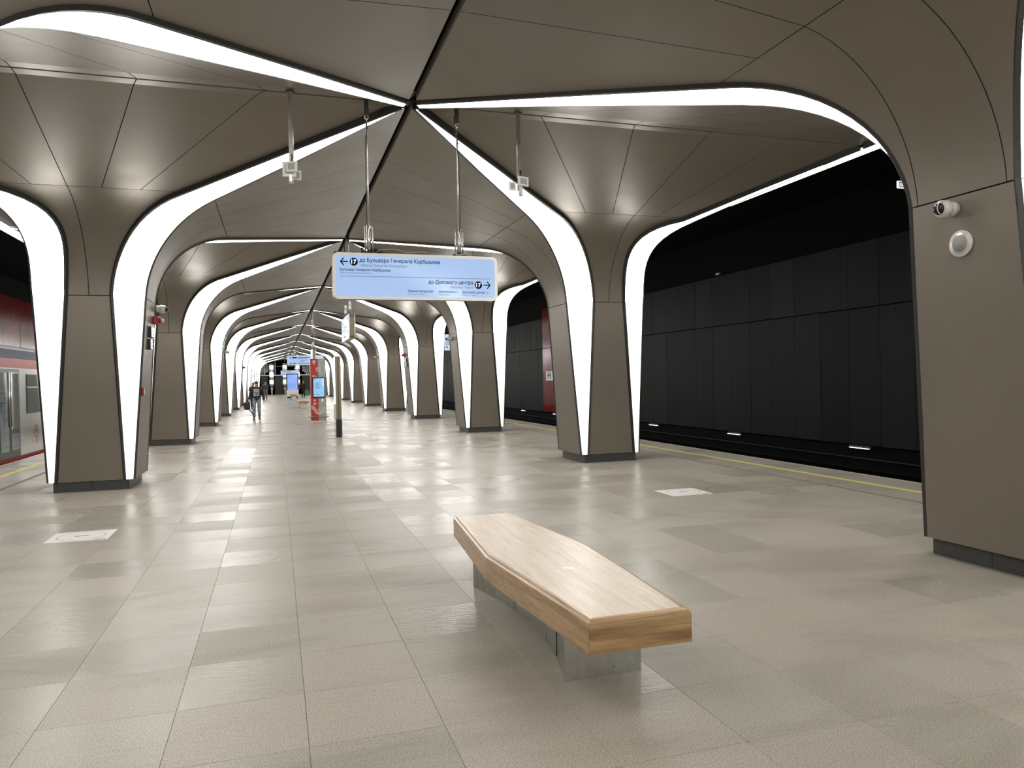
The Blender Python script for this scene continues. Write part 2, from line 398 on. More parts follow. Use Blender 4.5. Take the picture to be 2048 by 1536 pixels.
# ------------------------------------------------------------------ columns with their vault wings
def bez(p0, h0, h1, p3, n):
    out = []
    for i in range(n+1):
        t = i/n; a = (1-t)**3; b = 3*t*(1-t)**2; c = 3*t*t*(1-t); d = t**3
        out.append((a*p0[0]+b*h0[0]+c*h1[0]+d*p3[0], a*p0[1]+b*h0[1]+c*h1[1]+d*p3[1]))
    return out
ZB, ZS, ZJ, ZT = 0.155, 2.975, 4.345, 4.935
NC = 14
def profile(db, ds, dj, dt, h, lip=None):
    e = Vector((dt-dj, ZT-ZJ)).normalized(); s = Vector((ds-db, ZS-ZB)).normalized()
    cv = bez((ds, ZS), (ds+s.x*h, ZS+s.y*h), (dj-e.x*h, ZJ-e.y*h), (dj, ZJ), NC)
    tail = (dt+lip, ZT+0.003) if lip else (dt+0.012, ZT+0.09)
    return {'shaft': [(db, ZB), (ds, ZS)], 'curve': cv, 'fan': [(dj, ZJ), (dj+(dt-dj)*0.5, (ZJ+ZT)/2), (dt, ZT), tail]}
PF = profile(0.585, 0.755, 1.86, 4.27, 0.64, 0.14)
PN = profile(0.605, 0.80, 1.91, 4.302, 0.64)
PO = profile(0.60, 0.745, 1.15, 2.41, 0.5)
def edgefn(P, wb, ws, wj, wt, s0, lip=False):
    ds, dj, dt = P['shaft'][1][0], P['curve'][-1][0], P['fan'][2][0]
    def f(stage, i):
        d, z = P[stage][i]
        if stage == 'shaft': return wb if i == 0 else ws
        if stage == 'curve':
            q = (d-ds)/(dj-ds); a = s0*(dj-ds)
            return ws + a*q + (wj-ws-a)*q*q
        return wj + (wt-wj)*((d if lip else min(d, dt))-dj)/(dt-dj)
    return f
FI = edgefn(PF, 0.445, 0.345, 1.43, 4.075, 0.84, True)       # front face, edge on the platform side
FO = edgefn(PF, -0.455, -0.22, -0.84, -2.255, 0.5, True)     # front face, edge on the track side
NV = edgefn(PN, 0.545, 0.46, 1.57, 4.29, 0.80)        # platform-side face half width
OV = edgefn(PO, 0.53, 0.53, 1.78, 4.29, 2.4)          # track-side face half width
def ptF(sy, stage, i, w):       # w: local x
    d, z = PF[stage][i]; return Vector((w, sy*d, z))
def ptN(stage, i, v):
    d, z = PN[stage][i]; return Vector((d, v, z))
def ptO(stage, i, v):
    d, z = PO[stage][i]; return Vector((-d, v, z))
def sheet(rows, mname, name, parent, inward, th=0.028, smooth=True):
    """rows: list of (pointA, pointB) across; inward: function(p) -> offset direction for the returns"""
    n = len(rows); vs = []; fs = []
    for a, b in rows: vs += [a, b]
    for i in range(n-1): fs.append((2*i, 2*i+1, 2*i+3, 2*i+2))
    nb = len(vs)
    nrm = []
    for i in range(n):
        i0, i1 = max(i-1, 0), min(i+1, n-1)
        t_ = (rows[i1][0]+rows[i1][1]) - (rows[i0][0]+rows[i0][1]); c = rows[i][1]-rows[i][0]
        q = t_.cross(c).normalized()
        if q.dot(inward) < 0: q = -q
        nrm.append(q)
    mb = MB()
    mb.add(vs, fs, mname, smooth)
    sk = [a + nrm[i]*th for i, (a, b) in enumerate(rows)], [b + nrm[i]*th for i, (a, b) in enumerate(rows)]
    for i in range(n-1):
        mb.add([rows[i][0], rows[i+1][0], sk[0][i+1], sk[0][i]], [(0, 1, 2, 3)], mname)
        mb.add([rows[i][1], rows[i+1][1], sk[1][i+1], sk[1][i]], [(0, 1, 2, 3)], mname)
    for i in (0, n-1):
        mb.add([rows[i][0], rows[i][1], sk[1][i], sk[0][i]], [(0, 1, 2, 3)], mname)
    return mb.build(name, parent, False)
G = 0.0055
def trim_rows(rows, a=G, b=G):
    r = [(p + (q-p).normalized()*G, q - (q-p).normalized()*G) for p, q in rows]
    def cut(i, j, g):
        out = []
        for k in (0, 1):
            d = (r[j][k]-r[i][k]).normalized(); out.append(r[i][k]+d*g)
        return tuple(out)
    r2 = list(r)
    r2[0] = cut(0, 1, a); r2[-1] = cut(len(r)-1, len(r)-2, b)
    return r2
def make_column():
    root = thing('vault_column', '', 'column', (0, 0, 0))
    hx, hy, th = 0.52, 0.565, 0.03
    for sx in (-1, 1):
        for q in (-1, 1):
            mb = MB(); mb.box((sx*(hx-th/2), q*hy/2, 0.075), (th, hy-0.004, 0.15), 'plinth_granite', 0, 0.002); mb.build('plinth_slab', root)
    for sy in (-1, 1):
        for q in (-1, 1):
            mb = MB(); mb.box((q*(hx-th)/2, sy*(hy-th/2), 0.075), (hx-th-0.004, th, 0.15), 'plinth_granite', 0, 0.002); mb.build('plinth_slab', root)
    inF = {-1: Vector((0, 1, 0.6)), 1: Vector((0, -1, 0.6))}
    FB = [-0.84, -0.37, 0.06, 0.48, 0.97, 1.43]; FT = [-2.338, -1.09, 0.16, 1.34, 2.67, 4.228]
    for sy in (-1, 1):
        rows = [(ptF(sy, 'shaft', i, FO('shaft', i)), ptF(sy, 'shaft', i, FI('shaft', i))) for i in (0, 1)]
        sheet(trim_rows(rows, 0.0), 'bronze', 'shaft_panel', root, Vector((0, -sy, 0)), 0.028, False)
        mid = 0.062
        rows = [(ptF(sy, 'curve', i, FO('curve', i)), ptF(sy, 'curve', i, mid)) for i in range(NC+1)]
        sheet(trim_rows(rows), 'bronze', 'curved_panel', root, inF[sy])
        rows = [(ptF(sy, 'curve', i, mid), ptF(sy, 'curve', i, FI('curve', i))) for i in range(NC+1)]
        sheet(trim_rows(rows), 'bronze', 'curved_panel', root, inF[sy])
        for j in range(5):
            rows = []
            for i in range(4):
                d, z = PF['fan'][i]; q = (d-1.86)/(4.41-1.86)
                rows.append((Vector((FB[j]+(FT[j]-FB[j])*q, sy*d, z)), Vector((FB[j+1]+(FT[j+1]-FB[j+1])*q, sy*d, z))))
            sheet(trim_rows(rows, G, 0.0), 'bronze', 'wing_panel', root, Vector((0, 0, 1)), 0.028, False)
    # platform-side face
    rows = [(ptN('shaft', i, -NV('shaft', i)), ptN('shaft', i, NV('shaft', i))) for i in (0, 1)]
    sheet(trim_rows(rows, 0.0), 'bronze', 'shaft_panel', root, Vector((-1, 0, 0)), 0.028, False)
    for j in range(3):
        rows = []
        for i in range(NC+1):
            w = NV('curve', i); e = [-w, -0.4, 0.4, w]
            rows.append((ptN('curve', i, e[j]), ptN('curve', i, e[j+1])))
        sheet(trim_rows(rows), 'bronze', 'curved_panel', root, Vector((-1, 0, 0.6)))
    NB = [-1.57, -1.01, -0.4, 0.4, 1.01, 1.57]; NT_ = [-4.29, -2.05, -0.85, 0.85, 2.05, 4.29]
    for j in range(5):
        rows = []
        for i in range(4):
            d, z = PN['fan'][i]; q = min(1, (d-1.91)/(4.302-1.91))
            rows.append((Vector((d, NB[j]+(NT_[j]-NB[j])*q, z)), Vector((d, NB[j+1]+(NT_[j+1]-NB[j+1])*q, z))))
        sheet(trim_rows(rows, G, 0.0), 'bronze', 'wing_panel', root, Vector((0, 0, 1)), 0.028, False)
    # track-side face
    for stage, nm, idx in (('shaft', 'shaft_panel', (0, 1)), ('curve', 'curved_panel', range(NC+1)), ('fan', 'wing_panel', range(4))):
        rows = [(ptO(stage, i, -OV(stage, i)), ptO(stage, i, OV(stage, i))) for i in idx]
        sheet(trim_rows(rows, 0.0 if stage == 'shaft' else G), 'bronze', nm, root, Vector((1, 0, 0.6 if stage != 'shaft' else 0)), 0.028, stage == 'curve')
    # dark carcass behind the panels, 8-sided
    ring = []
    seq = [('shaft', 0)] + [('curve', i) for i in range(NC+1)] + [('fan', 2), ('fan', 3)]
    off = 0.03
    for st, i in seq:
        q = [ptF(-1, st, i, FO(st, i)), ptF(-1, st, i, FI(st, i)), ptN(st, i, -NV(st, i)), ptN(st, i, NV(st, i)),
             ptF(1, st, i, FI(st, i)), ptF(1, st, i, FO(st, i)), ptO(st, i, OV(st, i)), ptO(st, i, -OV(st, i))]
        sl = 0 if st == 'shaft' or i < 3 else (min(1, i/NC) if st == 'curve' else 1)
        o_ = []
        for k, p in enumerate(q):
            r = Vector((p.x, p.y, 0)); r.normalize()
            o_.append(p - r*off*1.3*(1-0.75*sl) + Vector((0, 0, off*1.2*sl)))
        ring.append(o_)
    mb = MB(); vs = [p for r in ring for p in r]
    fs = [(a*8+k, a*8+(k+1) % 8, (a+1)*8+(k+1) % 8, (a+1)*8+k) for a in range(len(ring)-1) for k in range(8)] + [tuple(range(8))[::-1]]
    mb.add(vs, fs, 'core'); mb.build('carcass', root)
    # luminous ribs on the four chamfered corners
    full = [('shaft', 0), ('shaft', 1)] + [('curve', i) for i in range(1, NC+1)] + [('fan', 1), ('end', 0)]
    NS = len(full)
    for side in ('n', 'o'):
        for sy in (-1, 1):
            A0 = []; B0 = []
            for st, i in full:
                if st == 'end':
                    A0.append(Vector((4.225 if side == 'n' else -2.345, sy*4.40, ZT))); B0.append(Vector((4.29 if side == 'n' else -2.425, sy*4.345, ZT+0.004))); continue
                A0.append(ptF(sy, st, i, (FI if side == 'n' else FO)(st, i)))
                B0.append(ptN(st, i, sy*NV(st, i)) if side == 'n' else ptO(st, i, sy*OV(st, i)))
            N = []
            for k in range(NS):
                k0, k1 = max(k-1, 0), min(k+1, NS-1)
                t_ = (A0[k1]+B0[k1]-A0[k0]-B0[k0]); c = B0[k]-A0[k]; q = t_.cross(c).normalized()
                ref = Vector(((1 if side == 'n' else -1)*0.7, sy*0.7, -1.0 if k > 3 else -0.2))
                if q.dot(ref) < 0: q = -q
                N.append(q)
            def prot(k):
                if k == 0: return 0.026
                if k <= NC+1: return 0.03 + 0.022*((k-1)/NC)
                return 0.05 if k == NC+2 else 0.04
            AA = []; BB = []
            for k in range(NS):
                c = B0[k]-A0[k]; w = c.length; c.normalize(); f = min(0.034, 0.25*w)
                pa = prot(k)+0.014*min(1, k/6); pb = prot(k)-0.012*min(1, k/6)
                AA.append((A0[k], A0[k]+N[k]*pa, A0[k]+c*f+N[k]*(pa+0.006), A0[k]+c*f+N[k]*(pa-0.012)))
                BB.append((B0[k], B0[k]+N[k]*pb, B0[k]-c*f+N[k]*(pb+0.006), B0[k]-c*f+N[k]*(pb-0.012)))
            for R in (AA, BB):
                mb = MB(); vs = []
                for k in range(NS): vs += [R[k][0]-N[k]*0.03, *R[k][1:]]
                fs = [(4*k+j, 4*k+j+1, 4*k+4+j+1, 4*k+4+j) for k in range(NS-1) for j in range(3)] + [(0, 1, 2, 3), (4*NS-4, 4*NS-3, 4*NS-2, 4*NS-1)]
                mb.add(vs, fs, 'frame'); mb.build('rib_frame', root, False)
            mb = MB(); e = NS-1     # end caps of the light box, bottom and apex
            mb.add([A0[0]-N[0]*0.03, A0[0]+N[0]*prot(0), B0[0]+N[0]*prot(0), B0[0]-N[0]*0.03], [(0, 1, 2, 3)], 'frame')
            mb.add([A0[e]-N[e]*0.0, A0[e]+N[e]*prot(e), B0[e]+N[e]*prot(e), B0[e]-N[e]*0.0], [(0, 1, 2, 3)], 'frame')
            mb.build('rib_cap', root, False)
            for ks, dm in ((range(0, 2), 'diffuser_shaft'), (range(1, NC+2), 'diffuser_curve'), (range(NC+1, NS), 'diffuser_wing')):
                ks = list(ks); rows = []
                for k in ks: rows.append([AA[k][2]-N[k]*0.006, BB[k][2]-N[k]*0.006])
                for a, b in ((0, 1), (-1, -2)):
                    if (ks[a] in (0, NS-1)): continue
                    for j in (0, 1): rows[a][j] = rows[a][j] + (rows[b][j]-rows[a][j]).normalized()*0.0035
                mb = MB(); vs = []; M = 4
                for k, (a, b) in zip(ks, rows):
                    vs += [a + (b-a)*(j/M) for j in range(M+1)]
                fs = [(r*(M+1)+j, r*(M+1)+j+1, (r+1)*(M+1)+j+1, (r+1)*(M+1)+j) for r in range(len(rows)-1) for j in range(M)]
                mb.add(vs, fs, dm, True); mb.build('diffuser', root, False)
                mb = MB(); vs = []
                for k, (a, b) in zip(ks, rows): vs += [a-N[k]*0.012, b-N[k]*0.012]
                fs = [(2*r, 2*r+1, 2*r+3, 2*r+2) for r in range(len(rows)-1)]
                mb.add(vs, fs, 'kiosk_grey'); mb.build('diffuser_backing', root, False)
    return root
proto = make_column()
cache_kids(proto)
ORD = ['first', 'second', 'third', 'fourth', 'fifth', 'sixth', 'seventh', 'eighth', 'ninth', 'tenth', 'eleventh', 'twelfth', 'thirteenth', 'fourteenth']
first = True
for side in (-1, 1):
    sn = 'left' if side < 0 else 'right'
    for k in range(-4, 11):
        y = Y0 + (k+0.5)*D
        r = proto if first else copy_tree(proto)
        first = False
        r.location = (side*XC, y, 0); r.rotation_euler = (0, 0, 0 if side < 0 else PI)
        r['group'] = 'vault columns with luminous ribs'
        if k <= -2: r['label'] = '%s bronze vault column of the %s row behind the photographer' % (ORD[-2-k], sn)
        elif k == -1: r['label'] = ('bronze vault column cut by the right picture edge, carrying a round speaker' if side > 0 else 'bronze vault wing with glowing rib in the upper left corner, its shaft out of frame')
        elif k == 0: r['label'] = ('bronze column with glowing ribs nearest on the left, with red siren and emergency button' if side < 0 else 'bronze column with glowing ribs right of the hanging sign, second nearest of right row')
        else: r['label'] = '%s bronze vault column of the %s row, counted from the camera' % (ORD[k+(0 if side < 0 else 1)], sn)
KIDS.clear()
# lamps above the platform edges, one per bay, and apex plates at the ridge
for side in (-1, 1):
    sn = 'left' if side < 0 else 'right'
    for k in range(-1, 11):
        y = Y0 + k*D
        mb = MB()
        mb.box((side*6.95, y+D/2, 4.99), (0.30, D-0.02, 0.08), 'frame')
        o = mb.build('edge_light'); tag(o, '%s linear edge lamp from the camera above the %s platform edge' % (ORD[k+1], sn), 'lamp', 'linear lamps above the platform edges')
        q = MB(); q.box((side*6.95, y+D/2, 4.946), (0.26, D-0.04, 0.012), 'edge_lamp'); q.build('diffuser', o)
for k in range(-1, 11):
    y = Y0 + k*D
    mb = MB(); mb.box((0, y, 5.02), (0.22, 0.05, 0.09), 'core'); mb.box((0, y, 5.03), (0.03, 0.5, 0.06), 'frame')
    struct('trim_%d' % tn, mb); tn += 1
#@@PART2@@
# ------------------------------------------------------------------ lettering helper
FT = {}
def text_mesh(s, bold=0.0):
    cu = bpy.data.curves.new('lettering', 'FONT'); cu.body = s; cu.size = 1.0; cu.resolution_u = 3; cu.offset = bold
    cu.fill_mode = 'NONE'
    o = bpy.data.objects.new('lettering', cu); COL.objects.link(o)
    dg = bpy.context.evaluated_depsgraph_get(); dg.update()
    c2 = o.evaluated_get(dg).to_curve(dg)
    loops = []
    for sp_ in c2.splines:
        bp_ = sp_.bezier_points; n = len(bp_); pts = []
        for i in range(n):
            p, q = bp_[i], bp_[(i+1) % n]
            seg = interpolate_bezier(p.co, p.handle_right, q.handle_left, q.co, 5); pts += [Vector((v.x, v.y, 0)) for v in seg[:-1]]
        cl = [v for i, v in enumerate(pts) if (v-pts[i-1]).length > 1e-6]
        if len(cl) > 2: loops.append((sum(cl[i-1].x*cl[i].y-cl[i].x*cl[i-1].y for i in range(len(cl)))/2, cl))
    bpy.data.objects.remove(o); bpy.data.curves.remove(cu)
    def inside(p, lp):
        r = False
        for i in range(len(lp)):
            a, b = lp[i-1], lp[i]
            if (a.y > p.y) != (b.y > p.y) and p.x < (b.x-a.x)*(p.y-a.y)/(b.y-a.y)+a.x: r = not r
        return r
    sg = 1 if max(loops, key=lambda l: abs(l[0]))[0] > 0 else -1
    outs = [l for l in loops if l[0]*sg > 0]; holes = [l for l in loops if l[0]*sg <= 0]
    own = {i: [] for i in range(len(outs))}
    for h in holes:
        c = [i for i in range(len(outs)) if inside(h[1][0], outs[i][1])]
        if c: own[min(c, key=lambda i: abs(outs[i][0]))].append(h[1])
    vs = []; fs = []
    for i, (ar, lp) in enumerate(outs):
        poly = [lp] + own[i]; b0 = len(vs); vs += [v for l in poly for v in l]
        fs += [tuple(k+b0 for k in f) for f in tessellate_polygon(poly)]
    me = bpy.data.meshes.new('lettering'); me.from_pydata([tuple(v) for v in vs], [], fs); me.update()
    return me
def letter(s, x0, x1, base, cap, mname, parent, org, ux, bold=0.006, name='lettering'):
    """lettering on a vertical plane: org + ux*x, z = base; fitted between x0 and x1; cap = capital height"""
    me = text_mesh(s, 0.0)
    xs = [v.co.x for v in me.vertices]
    if not xs: return None
    a, b = min(xs), max(xs)
    if bold > 0.008:        # heavier weight: the outline laid over itself with small shifts
        bm = bmesh.new(); bm.from_mesh(me); g0 = bm.verts[:] + bm.edges[:] + bm.faces[:]
        for q, (dx, dy) in enumerate(((bold, 0), (0, bold*0.7), (bold, bold*0.7))):
            d = bmesh.ops.duplicate(bm, geom=g0)
            bmesh.ops.translate(bm, vec=(dx, dy, 0.0), verts=[e for e in d['geom'] if isinstance(e, bmesh.types.BMVert)])
        bm.to_mesh(me); bm.free(); b += bold
    if 'H' not in FT:
        r = text_mesh('H'); FT['H'] = max(v.co.y for v in r.vertices); bpy.data.meshes.remove(r)
    sy = cap/FT['H']; sx = (x1-x0)/(b-a)
    for v in me.vertices:
        p = org + ux*(x0+(v.co.x-a)*sx); v.co = (p.x, p.y, org.z+base+v.co.y*sy)
    me.materials.clear(); me.materials.append(MATS[mname])
    o = bpy.data.objects.new(name, me); COL.objects.link(o); o.parent = parent
    return o
def disc(mb, c, ux, r, mname, n=28, r_in=0.0, uz=Vector((0, 0, 1))):
    vs = []; 
    for k in range(n):
        a = 2*PI*k/n
        vs.append(c + ux*(r*math.cos(a)) + uz*(r*math.sin(a)))
    if r_in <= 0: mb.add(vs, [tuple(range(n))], mname)
    else:
        vs += [c + ux*(r_in*math.cos(2*PI*k/n)) + uz*(r_in*math.sin(2*PI*k/n)) for k in range(n)]
        mb.add(vs, [(k, (k+1) % n, n+(k+1) % n, n+k) for k in range(n)], mname)
def quad(mb, org, ux, x0, z0, x1, z1, mname):
    mb.add([org+ux*x0+Vector((0, 0, z0)), org+ux*x1+Vector((0, 0, z0)), org+ux*x1+Vector((0, 0, z1)), org+ux*x0+Vector((0, 0, z1))], [(0, 1, 2, 3)], mname)
def bar(mb, org, ux, p, q, w, mname):
    d = Vector((q[0]-p[0], q[1]-p[1])).normalized(); n = Vector((-d.y, d.x))*(w/2)
    P = [(p[0]+n.x, p[1]+n.y), (q[0]+n.x, q[1]+n.y), (q[0]-n.x, q[1]-n.y), (p[0]-n.x, p[1]-n.y)]
    mb.add([org+ux*a+Vector((0, 0, b)) for a, b in P], [(0, 1, 2, 3)], mname)
def rrect(w, h, r, n=7):
    out = []
    for cx, cz, a0 in ((w/2-r, h/2-r, 0), (-w/2+r, h/2-r, 90), (-w/2+r, -h/2+r, 180), (w/2-r, -h/2+r, 270)):
        for i in range(n):
            a = math.radians(a0+90*i/(n-1)); out.append((cx+r*math.cos(a), cz+r*math.sin(a)))
    return out

# ------------------------------------------------------------------ bench (twice more in the distance)
def make_bench():
    root = thing('bench', '', 'bench', (0, 0, 0))
    cx = 0.016
    hw = [(-0.272, -1.435), (0.272, -1.435), (0.372, 0.0), (0.253, 1.435), (-0.253, 1.435), (-0.372, 0.0)]
    def inset(d):
        n = len(hw); out = []
        for i in range(n):
            p = Vector(hw[i]); a = Vector(hw[i-1]); b = Vector(hw[(i+1) % n])
            d1 = (p-a).normalized(); d2 = (b-p).normalized()
            n1 = Vector((-d1.y, d1.x)); n2 = Vector((-d2.y, d2.x)); m_ = (n1+n2).normalized()
            out.append(p + m_*(d/max(0.2, m_.dot(n1))))
        return out
    prof = [(0.0, 0.30), (0.0, 0.432), (0.004, 0.446), (0.013, 0.456), (0.026, 0.461), (0.040, 0.462)]
    rings = [inset(d) for d, z in prof]
    for i in range(6):
        j = (i+1) % 6; vs = []; fs = []
        for (d, z), r in zip(prof, rings):
            a, b = r[i], r[j]; g = (b-a).normalized()*0.0007
            vs += [(a.x+g.x, a.y+g.y, z), (b.x-g.x, b.y-g.y, z)]
        n = len(prof)
        fs = [(2*k, 2*k+1, 2*k+3, 2*k+2) for k in range(n-1)]
        ins = inset(0.04)
        vs += [(ins[i].x, ins[i].y, 0.30), (ins[j].x, ins[j].y, 0.30)]
        fs += [(2*n-2, 2*n-1, 2*n+1, 2*n), (0, 2*n, 2*n+1, 1)]
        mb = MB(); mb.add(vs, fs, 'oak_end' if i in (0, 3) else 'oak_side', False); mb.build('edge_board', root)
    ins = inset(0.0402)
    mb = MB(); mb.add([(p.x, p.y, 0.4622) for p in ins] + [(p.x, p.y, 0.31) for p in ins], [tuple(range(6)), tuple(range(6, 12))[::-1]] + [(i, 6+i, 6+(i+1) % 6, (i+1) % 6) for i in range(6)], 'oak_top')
    seat = mb.build('seat', root)
    mb = MB()
    for dx, dy in ((-0.016, 0.008), (0.016, -0.008)):
        disc(mb, Vector((dx, -0.49+dy, 0.4628)), Vector((1, 0, 0)), 0.019, 'steel', 24, 0.014, Vector((0, 1, 0)))
        disc(mb, Vector((dx, -0.49+dy, 0.4627)), Vector((1, 0, 0)), 0.012, 'decal_white', 20, 0, Vector((0, 1, 0)))
    mb.build('emblem', seat, False)
    side = [(0.222, -0.985), (0.165, -0.74), (0.12, -0.5), (0.088, -0.24), (0.08, 0.0), (0.092, 0.24), (0.145, 0.58), (0.222, 0.925)]
    poly = [(-x, y) for x, y in side] + [(x, y) for x, y in reversed(side)]
    poly = poly[::-1]
    mb = MB(); mb.prism(poly, 2, 0.0, 0.302, 'brushed_steel'); base = mb.build('base', root)
    mb = MB(); mb.box((-0.155, -0.70, 0.15), (0.012, 0.012, 0.24), 'black_matte', -0.24); mb.build('slot', base)
    for x in (-0.17, -0.06, 0.06, 0.17):
        mb = MB(); mb.sphere((x, -0.987, 0.045), 0.006, 'steel', 8, 6); mb.build('rivet', base)
    return root
bench = make_bench(); bench.location = (0.016, 4.65, 0)
tag(bench, 'light oak coffin-shaped bench on a brushed steel base in the foreground', None, 'oak benches along the platform axis')
cache_kids(bench)
for y, lb in ((49.75, 'far oak bench on the platform axis, left of the red and grey information totem'), (76.9, 'farthest small bench, in front of the white screen kiosk')):
    b = copy_tree(bench); b.location = (0.0, y, 0); b['label'] = lb
KIDS.clear()

# ------------------------------------------------------------------ hanging signs
def sign_body(root, w, h, depth, hm='frame'):
    mb = MB(); mb.prism(rrect(w-0.02, h-0.02, 0.06), 1, -depth/2+0.012, depth/2-0.012, hm); mb.build('housing', root)
    for s in ((-1, 1)):
        o = rrect(w, h, 0.07); i_ = rrect(w-0.07, h-0.07, 0.045); n = len(o)
        ya, yb = s*(depth/2-0.02), s*depth/2
        vs = [(p[0], yb, p[1]) for p in o] + [(p[0], yb, p[1]) for p in i_] + [(p[0], ya, p[1]) for p in o] + [(p[0], yb-s*0.008, p[1]) for p in i_]
        fs = []
        for k in range(n):
            m_ = (k+1) % n
            fs += [(k, m_, n+m_, n+k), (k, 2*n+k, 2*n+m_, m_), (n+k, n+m_, 3*n+m_, 3*n+k)]
        mb = MB(); mb.add(vs, fs, 'silver_frame'); mb.build('bezel', root)
        mb = MB(); mb.add([(p[0], s*(depth/2-0.006), p[1]) for p in i_], [tuple(range(n))], 'screen_blue'); mb.build('screen', root)
def hanger(root, x, y, z0, z1, sgn=1):
    """two-strand rod from the vault (z1) down to the sign top (z0)"""
    mb = MB(); mb.box((x, y, z1-0.085), (0.05, 0.03, 0.2), 'frame'); mb.build('bracket', root)
    mb = MB(); R = 0.022
    for q, ax in ((0, 0), (1, 1)):
        c = Vector((x, y, z1-0.2-0.035*q)); pts = []
        for k in range(13):
            a = 2*PI*k/12; e = Vector((math.cos(a), 0, math.sin(a)*1.3)) if ax == 0 else Vector((0, math.cos(a), math.sin(a)*1.3))
            pts.append(c + e*R)
        mb.tube(pts, 0.006, 'steel', 6, False)
    mb.build('shackle', root)
    mb = MB(); mb.tube([(x, y, z0+0.30), (x, y, z1-0.25)], 0.0105, 'steel', 10); mb.build('rod', root)
    mb = MB(); mb.tube([(x-0.018*sgn, y, z0+0.28), (x-0.019*sgn, y, z1-0.45), (x+0.03*sgn, y+0.01, z1-0.27), (x+0.028*sgn, y+0.01, z1-0.1)], 0.0045, 'black_matte', 6); mb.build('cable', root)
    mb = MB(); mb.tube([(x, y, z0), (x, y, z0+0.32)], 0.026, 'steel', 14)
    for dx in (-0.045, 0.045): mb.tube([(x+dx, y, z0+0.01), (x+dx, y, z0+0.31)], 0.009, 'steel', 8)
    mb.build('sleeve', root)
    mb = MB(); mb.box((x, y, z0+0.006), (0.16, 0.07, 0.012), 'black_matte'); mb.build('mount', root)
def arrow(mb, org, ux, x0, x1, z, hh, w, left, mname):
    tip, tail = (x0, x1) if left else (x1, x0); s = 1 if left else -1
    bar(mb, org, ux, (tip+s*w*0.6, z), (tail, z), w, mname)
    for q in (-1, 1): bar(mb, org, ux, (tip+s*w*0.35, z-q*w*0.35), (tip+s*hh, z+q*hh), w, mname)
SX0, SY0, SZ0 = 0.022, 8.94, 2.832
sign = thing('hanging_sign', 'nearest blue hanging direction sign, two text rows with round 17 badges', 'sign', (SX0, SY0, SZ0), 0.0, 'blue hanging direction signs')
sign_body(sign, 1.985, 0.545, 0.12)
for x in (-0.562, 0.53): hanger(sign, x, 0, 0.285, 2.085, 1 if x < 0 else -1)
mb = MB(); mb.tube([(-0.5, 0, 0.285), (-0.42, 0.01, 0.33), (-0.25, 0.01, 0.335), (-0.12, 0, 0.30), (0.05, 0.01, 0.315), (0.25, 0, 0.29), (0.5, 0.01, 0.28)], 0.005, 'grey_mesh', 6); mb.build('cable', sign)
mb = MB(); mb.tube([(0.47, -0.02, 0.33), (0.48, -0.03, 0.29), (0.53, -0.04, 0.285), (0.6, -0.03, 0.30), (0.63, -0.02, 0.33), (0.60, -0.01, 0.345)], 0.009, 'grey_mesh', 6); mb.build('cable', sign)
mb = MB(); mb.tube([(-0.64, 0, 0.265), (-0.645, 0, 0.34)], 0.018, 'black_matte', 8); mb.build('cable_gland', sign)
for x in (0.82, -0.85):
    mb = MB(); mb.box((x, 0, 0.277), (0.24, 0.05, 0.016), 'black_matte'); mb.build('top_plate', sign)
